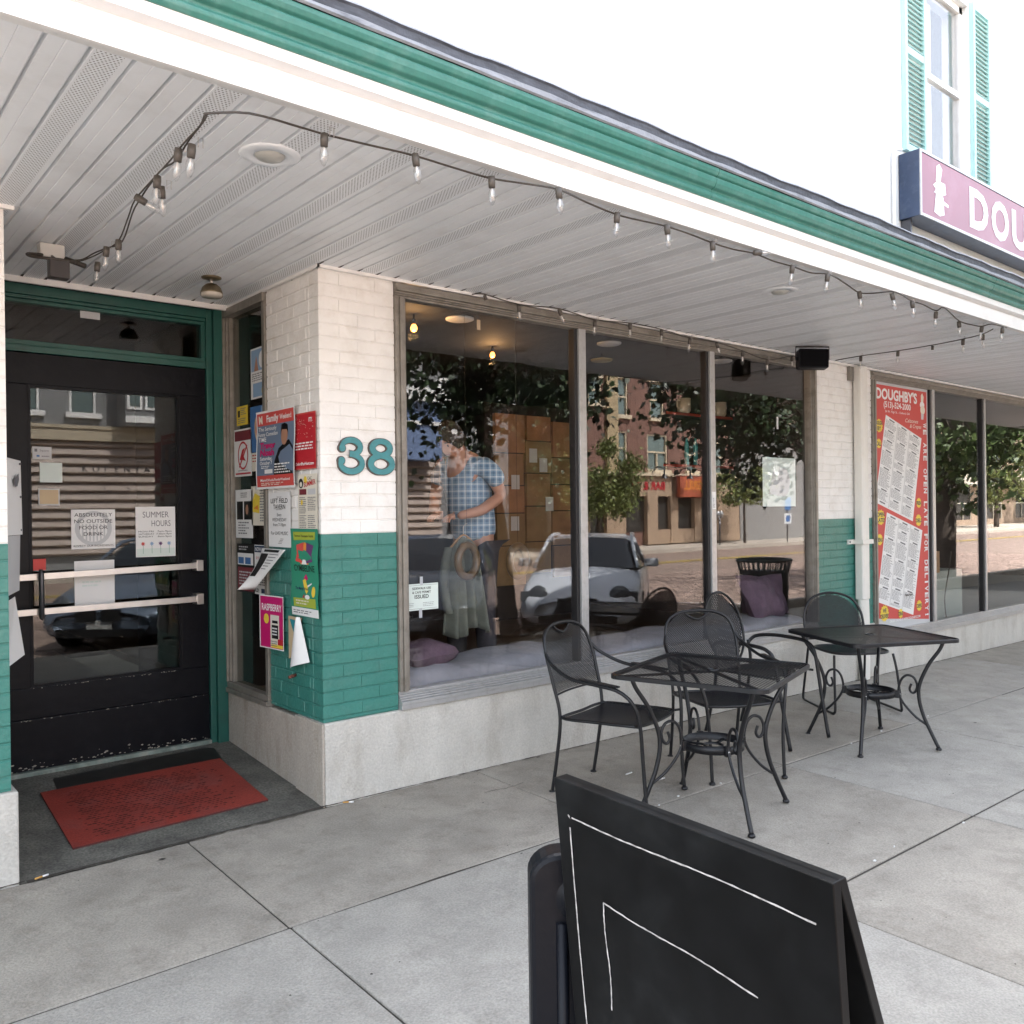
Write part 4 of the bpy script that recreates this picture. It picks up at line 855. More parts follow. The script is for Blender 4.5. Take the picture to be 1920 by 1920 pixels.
def make_table(label, group, solid, s=.78):
    t = thing('garden_table', label, 'table', (0, 0, 0), 0, group); h = .72; hs = s / 2; r = .055
    def rr(d, n=6):
        out = []
        for cx, cy, a0 in ((1, 1, 0), (-1, 1, 90), (-1, -1, 180), (1, -1, 270)):
            for k in range(n + 1):
                a = R(a0 + 90 * k / n); out.append((cx * (hs - r) + (r + d) * math.cos(a), cy * (hs - r) + (r + d) * math.sin(a)))
        return out
    o_ = rr(0); i_ = rr(-.014); n = len(o_)
    bb = B(); vs = [(x, y, h - .002) for x, y in i_] + [(x, y, h) for x, y in [((a[0] + c[0]) / 2, (a[1] + c[1]) / 2) for a, c in zip(o_, i_)]] + [(x, y, h - .004) for x, y in o_] + [(x, y, h - .024) for x, y in o_] + [(x, y, h - .024) for x, y in i_]
    bb.add(vs, [(k * n + i, k * n + (i + 1) % n, ((k + 1) % 5) * n + (i + 1) % n, ((k + 1) % 5) * n + i) for k in range(5) for i in range(n)], ironm); bb.build('rim', t)
    ins = lambda u, v: abs(u) < hs - .012 and abs(v) < hs - .012 and (abs(u) < hs - r or abs(v) < hs - r or (abs(u) - hs + r) ** 2 + (abs(v) - hs + r) ** 2 < (r - .01) ** 2) and u * u + v * v > .028 ** 2
    bb = B(); p = .0165 if not solid else .0095
    lattice(bb, lambda u, v: (u, v, h - .006 + (.0015 if False else 0)), ins, -hs, hs, -hs, hs, p, .0068 if not solid else .0072, .012, mesh_m, diag=False); bb.build('mesh_top', t)['kind'] = 'stuff'
    bb = B(); bb.lathe([(.022, -.012), (.030, -.012), (.031, -.003), (.022, -.001), (.022, -.012)], (0, 0, h), ironm, n=20); bb.build('parasol_hole_ring', t)
    bb = B()
    for a in (45, 135): c, s_ = math.cos(R(a)), math.sin(R(a)); bb.obox((0, 0, h - .016), (c * (hs * 1.25), s_ * (hs * 1.25), 0), (-s_ * .012, c * .012, 0), (0, 0, .004), ironm)
    bb.build('cross_bar', t)
    for k in range(4):
        a = R(45 + 90 * k); P_ = lambda rr_, z: (rr_ * math.cos(a), rr_ * math.sin(a), z)
        bb = B(); bb.tube(smooth([P_(.44, .70), P_(.415, .64), P_(.35, .54), P_(.30, .42), P_(.292, .33), P_(.315, .22), P_(.36, .11), P_(.405, .012)], 6), .0115, ironm, n=10); x, y, _ = P_(.405, 0); foot(x, y, bb); bb.build('leg', t)
        bb = B(); bb.tube(smooth([P_(.342, .15), P_(.27, .20), P_(.20, .28), P_(.172, .35), P_(.185, .425), P_(.22, .462), P_(.262, .452), P_(.282, .405), P_(.272, .362), P_(.252, .352), P_(.238, .375), P_(.248, .41)], 6), .0078, ironm, n=8); bb.build('scroll', t)
        bb = B(); bb.obox(P_(.163, .335), Vector((math.cos(a), math.sin(a), 0)) * .011, Vector((-math.sin(a), math.cos(a), 0)) * .014, (0, 0, .024), ironm); bb.lathe([(0, .006), (.005, .006), (.006, 0)], Vector(P_(.176, .335)), steel, n=8, axis=(math.cos(a), math.sin(a), 0)); bb.build('bracket', t)
    bb = B(); bb.lathe([(.148, .315), (.155, .315), (.155, .355), (.148, .355), (.148, .315)], (0, 0, 0), ironm, n=32, smooth=True); bb.build('ring_shelf', t)
    bb = B(); bb.lathe([(.045, .318), (.052, .318), (.052, .330), (.045, .330), (.045, .318)], (0, 0, 0), ironm, n=20)
    for k in range(4): a = R(90 * k); bb.obox((.10 * math.cos(a), .10 * math.sin(a), .324), (.049 * math.cos(a), .049 * math.sin(a), 0), (-.008 * math.sin(a), .008 * math.cos(a), 0), (0, 0, .004), ironm)
    bb.build('ring_spokes', t); return t
t1 = make_table('black square garden table with see-through mesh top, nearest the sign', 'black scroll legged tables', False, .80)
t1.location = (3.675, -1.27, gz(3.6, -1.3) + .001); t1.rotation_euler = (0, 0, R(17))
t2 = make_table('black square garden table with dense dark top, farther along the pavement', 'black scroll legged tables', True)
t2.location = (5.54, -1.135, gz(5.5, -1.1) + .001); t2.rotation_euler = (0, 0, R(-26))

# chair 3: oval back, bent tube arms
t = thing('oval_back_chair', 'black chair with a tall oval perforated back between the two tables', 'chair', (5.13, -.555, gz(5, -.5) + .001), head(.03, -1.0))
hb = lambda v: -.20 - .26 * max(0, v - .42)
bb = B(); bb.tube([(.215 * math.cos(a), hb(.70 + .24 * math.sin(a)), .70 + .245 * math.sin(a)) for a in [2 * math.pi * k / 36 for k in range(36)]], .009, ironm, closed=True); bb.build('back_frame', t)
bb = B(); lattice(bb, lambda u, v: (u, hb(v) - .03 * (1 - (u / .22) ** 2), v), lambda u, v: (u / .208) ** 2 + ((v - .70) / .238) ** 2 < 1, -.21, .21, .46, .94, .022, .0075, .01, mesh_m); bb.build('back_mesh', t)['kind'] = 'stuff'
bb = B(); bb.lathe([(0, .425), (.20, .425), (.225, .432), (.225, .442), (.2, .438), (0, .43)], (0, .02, 0), ironm, n=36); bb.build('seat', t)
for s in (-1, 1):
    bb = B(); bb.tube(smooth([(s * .21, -.22, .58), (s * .24, -.18, .625), (s * .25, -.05, .645), (s * .25, .12, .64), (s * .25, .22, .62), (s * .25, .275, .55), (s * .245, .32, .30), (s * .24, .375, .0)], 7), .0125, ironm, n=10); bb.build('arm_and_front_leg', t)
    bb = B(); bb.tube(smooth([(s * .20, -.215, .60), (s * .205, -.20, .45), (s * .21, -.24, .2), (s * .215, -.29, 0)], 5), .0115, ironm); bb.tube([(s * .21, -.19, .44), (s * .235, .27, .44)], .008, ironm); bb.build('rear_leg', t)
# chair 4: round arch back on a sled base
t = thing('sled_chair', 'black round backed chair on a sled base behind the farther table', 'chair', (6.42, -.50, gz(6.4, -.5) + .001), head(-.55, -.835))
bb = B(); arch = [(-.24, -.20, .44), (-.25, -.24, .60), (-.235, -.27, .72), (-.16, -.30, .82), (0, -.315, .86), (.16, -.30, .82), (.235, -.27, .72), (.25, -.24, .60), (.24, -.20, .44)]
bb.tube(smooth(arch, 6), .010, ironm, n=10); bb.build('back_frame', t)
bb = B(); lattice(bb, lambda u, v: (u, -.22 - .24 * (v - .5) - .02 * (1 - (u / .25) ** 2), v), lambda u, v: .50 < v and ((u / .245) ** 2 + (max(0, v - .60) / .25) ** 2 < 1), -.245, .245, .50, .86, .0095, .0030, .012, mesh_m); bb.build('back_mesh', t)['kind'] = 'stuff'
bb = B(); bb.tube([(-.24, -.225, .50), (0, -.25, .50), (.24, -.225, .50)], .006, ironm); bb.build('back_rail', t)
bb = B(); lattice(bb, lambda u, v: (u, v, .45), lambda u, v: (abs(u) / .235) ** 4 + (abs(v - .02) / .23) ** 4 < 1, -.24, .24, -.22, .26, .0095, .0042, .012, mesh_m); bb.build('seat_mesh', t)['kind'] = 'stuff'
bb = B(); bb.tube([(.24 * math.copysign(abs(math.cos(a)) ** .6, math.cos(a)), .02 + .235 * math.copysign(abs(math.sin(a)) ** .6, math.sin(a)), .45) for a in [2 * math.pi * k / 40 for k in range(40)]], .009, ironm, closed=True); bb.build('seat_rim', t)
for s in (-1, 1):
    bb = B(); bb.tube(smooth([(s * .24, -.20, .45), (s * .25, -.23, .25), (s * .26, -.26, .05), (s * .26, -.24, .012), (s * .265, -.18, .011), (s * .27, .22, .011), (s * .268, .27, .018), (s * .262, .28, .06), (s * .25, .25, .30), (s * .235, .22, .44)], 5), .0095, ironm, n=10); bb.build('sled_leg', t)

# chalkboard sign + plastic housing
t = thing('chalkboard_sign', 'black sandwich board with a white chalk border in the foreground', 'sign', (0, 0, 0))
BL = lambda y, z, d=0: Vector((1.113 + (1.071 - 1.113) * (-2.85 - y) / .59 + .10 * (1 - z) - d, y, z))
def board_leaf(sgn, nm):
    bb = B(); f = (lambda y, z, d: BL(y, z, d)) if sgn > 0 else (lambda y, z, d: Vector((BL(y, 1, 0).x + .026 + .42 * (1 - z) + d, y, z)))
    vs = [f(y, z, d) for d in (0.004, -.016) for y, z in ((-2.85, 1.0), (-3.44, 1.0), (-3.44, -.06), (-2.85, -.06))]
    bb.add(vs, [(0, 1, 2, 3), (4, 7, 6, 5), (0, 4, 5, 1), (1, 5, 6, 2), (2, 6, 7, 3), (3, 7, 4, 0)], board); bb.build(nm, t, bevel=.002)
board_leaf(1, 'front_board'); board_leaf(-1, 'rear_board')
bb = B(); rd = random.Random(6)
def chalkline(a, c, wd=.0028, n=40):
    vs = []
    for k in range(n + 1):
        u = k / n; y, z = a[0] + (c[0] - a[0]) * u, a[1] + (c[1] - a[1]) * u; d = Vector((c[0] - a[0], c[1] - a[1])).normalized(); nn = Vector((-d.y, d.x)); wb = .0022 * math.sin(u * 7) + rd.uniform(-.0004, .0004); w2 = wd * rd.uniform(.35, .6)
        for s in (1, -1): vs.append(BL(y + nn.x * (wb + s * w2), z + nn.y * (wb + s * w2), .0052))
    bb.add(vs, [(2 * i, 2 * i + 1, 2 * i + 3, 2 * i + 2) for i in range(n)], chalk)
chalkline((-2.895, .935), (-3.41, .935)); chalkline((-2.888, .915), (-2.888, .05), .0035); chalkline((-2.965, .80), (-3.30, .78), .003); chalkline((-2.965, .80), (-2.965, .60), .003)
chalkline((-2.889, .937), (-2.8865, .934), .006, 3)
bb.build('chalk_border', t)
t = thing('plastic_housing', 'black rounded plastic housing standing just left of the chalkboard', 'housing', (0, 0, 0))
def arch_prof(cx, w_, zt, zb, n=14):
    return [(cx - w_, 0, zb)] + [(cx - w_ * math.cos(math.pi * k / n), 0, zt - w_ * .8 + w_ * .8 * math.sin(math.pi * k / n)) for k in range(n + 1)] + [(cx + w_, 0, zb)]
HU = Vector((.80, -.60, 0)); HN = Vector((-.60, -.80, 0)); HO = Vector((1.17, -2.80, 0))
def hp(lst): return [HO + HU * p[0] + UZ * p[2] for p in lst]
bb = B(); bb.extrude(hp(arch_prof(.0, .062, .832, -.02)), HN * -.05, HN * .02, plast, smooth=False); bb.build('shell', t, bevel=.010)
bb = B(); bb.lathe([(.0, .012), (.022, .012), (.030, .006), (.034, .0), (.05, -.002)], HO + HU * .03 + UZ * .745 + HN * .021, plast, n=28, axis=tuple(HN)); bb.build('knob', t)
bb = B(); bb.tube([HO + UZ * .70 + HN * .022, HO + UZ * .02 + HN * .022], .012, plast); bb.build('rib', t)

# ================================================================== CANOPY FITTINGS
bulbg = glassmat('clear bulb glass', .12, (.97, .97, .97)); frost = mat('filament white', (.75, .72, .68), .3)
def bulb(t, p, ax=(0, 0, -1), s=1.):
    ax = Vector(ax).normalized(); p = Vector(p)
    bb = B(); bb.lathe([(0, -.004), (.0095 * s, -.003), (.0105 * s, .012 * s), (.0095 * s, .030 * s), (0, .030 * s)], p, sockm, n=12, axis=ax)
    so_ = bb.build('socket', t)
    bb = B(); bb.lathe([(.006 * s, .030 * s), (.0105 * s, .042 * s), (.0115 * s, .052 * s), (.009 * s, .066 * s), (.004 * s, .077 * s), (0, .080 * s)], p, bulbg, n=14, axis=ax)
    bb.tube([p + ax * .032 * s, p + ax * .045 * s, p + ax * .058 * s], [.0035, .0045, .002], frost, n=6); bb.build('bulb', so_)
def string(label, cable, socks, group='strings of clear party bulbs under the canopy', tilt=None, bare=()):
    t = thing('string_lights', label, 'string lights', (0, 0, 0), 0, group)
    bb = B(); bb.tube(smooth(cable, 4), .0028, cabm, n=6); 
    bb.tube([Vector(p) + Vector((.002, 0, .003)) for p in smooth(cable, 4)], .0024, cabm, n=5); bb.build('cable', t)
    rd = random.Random(len(socks))
    for i, p in enumerate(socks):
        ax = Vector((rd.uniform(-.12, .12), rd.uniform(-.12, .12), -1))
        if tilt and i in tilt: ax = Vector(tilt[i])
        if i in bare:
            bb = B(); bb.lathe([(0, 0), (.0105, 0), (.0105, .03), (0, .03)], p, sockm, n=12, axis=tuple(ax.normalized())); bb.build('socket', t)
        else: bulb(t, p, ax, 1.28)
        if i % 3 == 0: bb = B(); bb.tube([(p[0] + .02, p[1], p[2]), (p[0] + .02, p[1], p[2] + .03), (p[0] + .035, p[1], p[2] + .03), (p[0] + .035, p[1], p[2])], .0015, steel, n=5); bb.build('hook', t)
    return t
A_c = [(0.977, 0.317), (1.038, 0.291), (1.072, 0.265), (1.099, 0.159), (1.115, 0.025), (1.123, -0.155), (1.065, -0.486), (1.026, -0.701), (1.01, -0.971), (1.002, -1.152), (0.989, -1.311), (0.983, -1.462), (0.967, -1.54)]
A_s = [(1.008, -1.327), (0.987, -1.269), (1.01, -0.998), (1.051, -0.911), (1.012, -0.761), (1.114, -0.188), (1.103, -0.057), (1.138, 0.214)]
string('doubled string of clear bulbs drooping from the junction box across the soffit on the left', [(x, y, 2.66) for x, y in A_c] + [(x + .012, y - .01, 2.668 + .012 * math.sin(y * 12)) for x, y in A_c[::-1][1:-1]], [(x, y, 2.652) for x, y in A_s], tilt={4: (.75, -.35, -.5), 3: (.1, .1, -1)})
sc_ = lambda p, z: (p[0] * (1.5 - z) / (1.5 - 2.70), -4.058 + (p[1] + 4.058) * (1.5 - z) / (1.5 - 2.70), z)
B_c = [(1.268, -1.552), (1.35, -1.553), (1.496, -1.569), (1.66, -1.589), (1.828, -1.587), (1.992, -1.591), (2.125, -1.629), (2.261, -1.661), (2.443, -1.629), (2.642, -1.604), (2.785, -1.616), (2.919, -1.632), (3.088, -1.626), (3.266, -1.609), (3.424, -1.608), (3.562, -1.629), (3.743, -1.611), (3.903, -1.616), (4.085, -1.607), (4.191, -1.649), (4.431, -1.604), (4.682, -1.548), (4.765, -1.595), (4.808, -1.673), (4.925, -1.671), (5.13, -1.634), (5.264, -1.635), (5.505, -1.606), (5.456, -1.676), (5.931, -1.563), (6.152, -1.563), (6.236, -1.583), (6.218, -1.654), (6.434, -1.666)]
B_s = [(1.346, -1.554), (1.66, -1.599), (1.987, -1.603), (2.252, -1.671), (2.631, -1.615), (2.907, -1.643), (3.252, -1.619), (3.547, -1.639), (3.887, -1.626), (4.177, -1.649), (4.663, -1.558), (4.848, -1.653), (5.136, -1.632), (5.543, -1.589), (5.958, -1.551), (6.247, -1.579), (6.403, -1.651)]
string('long string of clear bulbs running along the outer edge of the soffit', [(0.967, -1.535, 2.665), (1.10, -1.545, 2.70)] + [sc_(p, 2.735) for p in B_c], [sc_(p, 2.73) for p in B_s], tilt={7: (.9, -.3, .1), 11: (.3, -.1, -1)})
C_c = [(3.072, 2.741), (3.162, 2.755), (3.422, 2.733), (3.755, 2.753), (4.071, 2.725), (4.407, 2.747), (4.729, 2.744), (5.038, 2.72), (5.349, 2.725), (5.673, 2.697), (5.997, 2.664), (6.344, 2.725), (6.494, 2.735)]
string('string of clear bulbs looped along the top of the big window', [(x, -.07, z) for x, z in C_c], [(x, -.072, z - .004) for x, z in C_c[1:-1]], tilt={0: (.4, 0, -1), 2: (.5, 0, -1), 7: (.5, 0, -1)}, bare=(0,))
D_c = [(6.72, -.20), (6.528, -0.548), (6.59, -0.817), (6.738, -1.034), (6.727, -1.234), (6.645, -1.42), (6.512, -1.575)]
D_c = [(6.83, -.18), (6.80, -.42), (6.82, -.72), (6.80, -1.0), (6.74, -1.25), (6.66, -1.42), (6.53, -1.54)]
string('short string of bulbs crossing the soffit from the speaker to the outer edge', [(x, y, 2.725) for x, y in D_c], [(x, y, 2.72) for x, y in D_c[1:6]], bare=(2,))
t = thing('junction_box', 'white covered outlet box on the soffit at the left feeding the bulb strings', 'junction box', (1.0, .45, 0))
bb = B(); bb.box((-.055, -.03, 2.70), (.05, .03, 2.765), mat('box plastic white', (.6, .59, .56), .4)); bb.build('cover', t, bevel=.004)
bb = B(); bb.box((-.05, -.20, 2.57), (.03, -.14, 2.655), mat('timer black', (.04, .035, .035), .35)); bb.tube([(-.01, -.16, 2.655), (-.01, -.05, 2.70)], .006, cabm); bb.build('timer_plug', t, bevel=.004)
bb = B(); bb.tube(smooth([(-.05, -.05, 2.70), (-.12, -.10, 2.68), (-.11, -.16, 2.655), (-.02, -.20, 2.65), (.06, -.18, 2.655)], 5), .007, cabm); bb.tube([(.05, -.04, 2.70), (.12, -.10, 2.665)], .012, cabm); bb.build('plug_lead', t)
# recessed lights + hanging dome lamp
for x, y, lab in ((1.353, -1.141, 'round recessed light in the soffit at the top left'), (4.53, -1.14, 'round recessed light in the soffit above the far panes')):
    t = thing('recessed_light', lab, 'ceiling light', (x, y, ZS), 0, 'recessed soffit lights')
    bb = B(); bb.lathe([(.052, .003), (.056, -.006), (.098, -.005), (.108, .001), (.108, .004)], (0, 0, 0), soffw, n=36); bb.build('trim_ring', t)
    bb = B(); bb.lathe([(.053, -.001), (.045, -.012), (.02, -.018), (0, -.019)], (0, 0, 0), mat('lamp face grey', (.42, .42, .39), .3), n=28); bb.build('lamp_face', t)
t = thing('dome_lamp', 'brass coloured dome lamp hanging from the soffit near the door corner', 'lamp', (1.80, .56, ZS))
br = mat('tarnished brass', (.20, .16, .10), .33, metal=.8, var=.2, vs=30)
bb = B(); bb.lathe([(0, 0), (.052, 0), (.052, -.006), (.03, -.012), (0, -.012)], (0, 0, 0), br, n=24); bb.build('ceiling_rose', t)
bb = B(); bb.tube([(0, 0, -.012), (0, 0, -.035)], .010, steel); bb.build('stem', t)
bb = B(); bb.lathe([(.008, -.034), (.03, -.04), (.048, -.058), (.056, -.082), (.057, -.088)], (0, 0, 0), br, n=28); bb.build('shade', t, solid=.002)
bb = B(); bb.lathe([(.0575, -.088), (.058, -.10), (.052, -.106), (0, -.108)], (0, 0, 0), mat('lens grey', (.45, .42, .36), .15), n=28); bb.build('lens', t)
# speaker
t = thing('speaker', 'black outdoor speaker bracketed under the soffit at the right end of the window', 'speaker', (6.27, -.30, 2.665), .05)
t.rotation_euler = (R(-2), R(2), R(-44))
bb = B(); bb.box((-.115, -.06, -.08), (.115, .06, .07), plast); bb.build('cabinet', t, bevel=.012)
bb = B(); bb.box((-.107, -.066, -.072), (.107, -.060, .062), mat('speaker cloth', (.004, .004, .005), .9, spec=.1)); bb.build('grille', t)
bb = B(); bb.tube([(-.128, 0, 0), (-.128, 0, .095), (.128, 0, .095), (.128, 0, 0)], .006, ironm); bb.build('bracket', t)
for s in (-1, 1): bb = B(); bb.lathe([(0, 0), (.014, 0), (.014, .014), (0, .014)], (s * .115, 0, 0), plast, axis=(s, 0, 0), n=14); bb.build('knob', t)
# downpipe
t = thing('downpipe', 'white painted downpipe on the brick pillar between the shops', 'pipe', (0, 0, 0))
bb = B(); bb.extrude([(7.415, -.085, 0), (7.44, -.095, 0), (7.515, -.095, 0), (7.54, -.085, 0), (7.54, -.012, 0), (7.415, -.012, 0)], (0, 0, .66), (0, 0, 2.75), pipem); bb.build('pipe_shaft', t, bevel=.01)
bb = B(); bb.grid(lambda u, v: (7.478 + .066 * math.cos(2 * math.pi * u) * (1 + .0 * v) + .012 * math.sin(v * 3), -.056 + .04 * math.sin(2 * math.pi * u), .665 - .72 * v), 16, 8, pipem); bb.build('pipe_boot', t)
bb = B(); bb.box((7.30, -.018, 1.16), (7.40, -.0015, 1.20), pipem); bb.box((7.39, -.108, 1.16), (7.57, -.101, 1.20), pipem); bb.box((7.385, -.108, 1.16), (7.391, -.0015, 1.20), pipem); bb.box((7.569, -.108, 1.16), (7.575, -.0015, 1.20), pipem); bb.lathe([(0, .004), (.009, .003), (.010, 0)], (7.325, -.018, 1.18), dsteel, n=10, axis=(0, -1, 0)); bb.build('pipe_bracket', t)
bb = B(); bb.box((7.335, -.03, 2.62), (7.40, -.0015, 2.745), bronze); bb.build('junction_plate', t)

# ================================================================== SIGN BOX over the canopy
t = thing('sign_box', 'long illuminated style box sign with faded pink face and white letters DOU', 'sign', (0, 0, 0))
sx0, sx1, sz0, sz1, sy = 8.335, 14.5, 4.255, 4.885, -.205
navy = mat('faded navy paint', (.03, .05, .10), .4, var=.15, vs=4, dirt=(.09, .12, .18), ds=10, dfac=.5)
bb = B(); bb.box((sx0, sy, sz0), (sx1, -.004, sz1), navy); bb.build('cabinet', t, bevel=.006)
pinkm = mat('faded pink face', (.27, .085, .13), .4, var=.08, vs=1.5, dirt=(.33, .16, .21), ds=1.5, dfac=.7)
bb = B(); bb.box((sx0 + .03, sy - .006, sz0 + .03), (sx1 - .03, sy - .001, sz1 - .03), pinkm); bb.build('face', t)
bb = B()
for a, c in (((sx0, sz0), (sx1, sz0 + .025)), ((sx0, sz1 - .025), (sx1, sz1)), ((sx0, sz0 + .0255), (sx0 + .025, sz1 - .0255)), ((sx1 - .025, sz0 + .0255), (sx1, sz1 - .0255))): bb.box((a[0], sy - .012, a[1]), (c[0], sy - .0005, c[1]), alum)
bb.build('edge_frame', t)
PAL['signwhite'] = (.84, .84, .84)
for i, ch in enumerate("DOUGHBY'S"): pr = Print((0, sy - .0075, 0), (1, 0, 0), (0, 0, 1), 1, 1, edge=False); pr.text(ch, 9.42 + i * .545 + .23, 4.375, .40, 'signwhite', w=.46 if ch != "'" else .14, bold=.035); pr.done('letter', '', parent=t)
pr = Print((0, sy - .0075, 0), (1, 0, 0), (0, 0, 1), 1, 1, edge=False)
# weathered white emblem: a plain figure in a tall hat
for pts in ([(8.66, 4.65), (8.76, 4.66), (8.80, 4.79), (8.74, 4.83), (8.68, 4.80)], [(8.60, 4.60), (8.66, 4.57), (8.62, 4.53), (8.78, 4.52), (8.88, 4.56), (8.86, 4.66), (8.70, 4.66)], [(8.62, 4.34), (8.74, 4.32), (8.84, 4.35), (8.82, 4.52), (8.66, 4.53)], [(8.80, 4.45), (8.93, 4.44), (8.93, 4.47), (8.80, 4.49)]): pr.poly(pts, 'signwhite')
pr.done('emblem', '', parent=t)['kind'] = 'stuff'
for x_ in (8.37, 14.3): bb = B(); bb.box((x_, -.10, 3.4), (x_ + .03, -.004, 4.25), dsteel); bb.build('support', t)

# ================================================================== POSTERS on the recess side (plane x = 2.134, seen from -x)
def side(y, z, w_, h, base='white', bend=None, x=2.1285): return Print((x, y, z), (0, -1, 0), (0, 0, 1), w_, h, base, bend)
curl = lambda a, k=1.: (lambda u, v: .004 + a * max(0, u) ** 2 * 8 * k)
# comedy poster (no likeness drawn: a plain dark figure)
P_ = side(.69, 1.636, .47, .436, 'white', lambda u, v: .006 + .05 * max(0, .12 - u) + .004 * math.sin(v * 14), x=2.109)
P_.rect(.012, .012, .458, .424, 'slate').rect(.012, .355, .458, .424, 'brick', 2).rect(.012, .012, .458, .075, 'brick', 2)
P_.poly([(.22, .075), (.45, .075), (.45, .22), (.40, .26), (.36, .25), (.28, .22), (.23, .15)], 'black', 2).ell(.345, .285, .040, .052, 'skin', 3).poly([(.30, .29), (.31, .345), (.35, .352), (.385, .34), (.39, .29), (.375, .315), (.315, .318)], 'black', 4)
P_.text('M', .055, .368, .042, 'cream', bold=.05, lay=3).text('Family', .20, .372, .038, 'white', bold=.03, w=.15, lay=3).text('Weekend', .36, .375, .030, 'white', bold=.01, w=.14, lay=3)
P_.text('The Seriously', .14, .325, .022, 'white', bold=.01, w=.22, lay=5).text('Funny Comedian', .145, .295, .022, 'white', bold=.01, w=.24, lay=5).text('TIME', .075, .265, .024, 'white', bold=.01, w=.09, lay=5)
P_.text('Trevor', .145, .226, .034, 'magenta', bold=.04, w=.19, lay=5).text('Noah', .14, .185, .036, 'magenta', bold=.04, w=.17, lay=5)
P_.text('Saturday,', .13, .160, .020, 'white', bold=.01, w=.15, lay=5).text('October 7', .13, .135, .020, 'white', bold=.01, w=.15, lay=5).lines(.07, .112, .2, .130, 2, 'white', lay=5).rect(.11, .085, .21, .108, 'white', 5).lines(.235, .08, .44, .14, 4, 'white', lay=5)
P_.text('MiamiOH.edu/FamilyWeekend', .235, .042, .014, 'white', bold=.02, lay=3, w=.36).lines(.06, .018, .42, .036, 2, 'cream', lay=3)
P_.done('poster', 'blue and red Family Weekend comedy poster, largest on the pillar side')
P_ = side(.268, 1.728, .245, .296, 'brick', lambda u, v: .004 + .002 * math.sin(u * 20), x=2.1255).rect(.008, .008, .237, .288, 'red').lines(.02, .10, .23, .145, 3, 'white', .5).text('OxfordFunHunt.com', .122, .022, .016, 'white', bold=.03, w=.20)
rd = random.Random(12)
for k in range(46): P_.rect(*(lambda a, c: (a, c, a + rd.uniform(.002, .008), c + .0025))(rd.uniform(.015, .22), rd.uniform(.16, .275)), 'cream', 2)
P_.text('IT!', .19, .245, .022, 'white', bold=.03).done('poster', 'red speckled poster at the pillar corner next to the comedy poster')
P_ = side(.232, 1.41, .215, .292, 'cream', lambda u, v: .004 + .03 * max(0, v - .2) ** 2 * 3).ell(.035, .245, .026, .026, 'black').ell(.035, .240, .014, .014, 'cream', 2).ell(.085, .262, .018, .020, 'yellow').text('CAC', .135, .262, .017, 'black').text('SUMMER', .135, .232, .026, 'red', bold=.02, rot=.12, w=.13)
P_.rect(.015, .185, .095, .215, 'maroon').rect(.11, .185, .195, .215, 'lgrey').lines(.015, .085, .095, .175, 9).lines(.11, .10, .20, .175, 8).ell(.045, .145, .012, .014, 'yellow', 4).lines(.015, .01, .095, .08, 8).lines(.11, .01, .20, .08, 7)
P_.done('poster', 'cream Summer event sheet with small photos, under the red speckled poster')
P_ = side(.60, 1.313, .278, .30, 'white', lambda u, v: .004).text('Join us at', .139, .272, .011, 'grey').text('LEFT FIELD', .139, .243, .026, 'black', bold=.012, w=.21).text('TAVERN', .139, .210, .026, 'black', bold=.012, w=.15).lines(.10, .203, .18, .209, 1).text('Every', .139, .170, .018, 'black').text('WEDNESDAY', .139, .142, .019, 'black', w=.18).text('from 7-10pm', .139, .115, .018, 'black', w=.16).text('For LIVE MUSIC', .139, .067, .020, 'black', w=.21)
for k in range(4): P_.rect(.12 + .01 * k, .02 + .008 * k, .165 + .008 * k, .0225 + .008 * k, 'grey', 2)
P_.done('poster', 'white Left Field Tavern live music notice in the middle of the pillar side')
P_ = side(.318, .955, .308, .462, 'green', lambda u, v: .005 + .006 * math.sin(v * 16) ** 2).rect(.004, .002, .304, .045, 'white').poly([(.03, .40), (.27, .405), (.28, .445), (.03, .445)], 'lime').text('Richmond Shakespeare Festival', .15, .418, .013, 'black', bold=.02, w=.21).poly([(.03, .05), (.28, .05), (.28, .10), (.03, .095)], 'lime').lines(.06, .06, .25, .09, 2, 'cream')
P_.poly([(.06, .29), (.14, .28), (.145, .39), (.06, .375), (.075, .33)], 'skyred').poly([(.18, .28), (.25, .29), (.24, .33), (.255, .375), (.175, .39)], 'purple').poly([(.115, .275), (.205, .275), (.195, .37), (.16, .392), (.125, .37)], 'orange').poly([(.13, .275), (.19, .275), (.175, .30), (.145, .30)], 'white', 2)
P_.text('CYMBELINE', .155, .238, .034, 'black', bold=.01, w=.23).text('The Merry Wives', .125, .140, .016, 'dblue', bold=.02, w=.15).poly([(.13, .19), (.16, .20), (.20, .14), (.18, .12), (.15, .15)], 'yellow').poly([(.14, .20), (.17, .225), (.19, .20), (.17, .19)], 'magenta').poly([(.185, .165), (.23, .18), (.235, .175), (.19, .155)], 'white').ell(.255, .135, .020, .028, 'yellow').ell(.19, .105, .026, .012, 'white').poly([(.135, .10), (.155, .12), (.16, .10)], 'red').lines(.02, .012, .29, .034, 2, 'grey')
P_.done('poster', 'green Cymbeline festival poster hanging across the white and teal bricks')
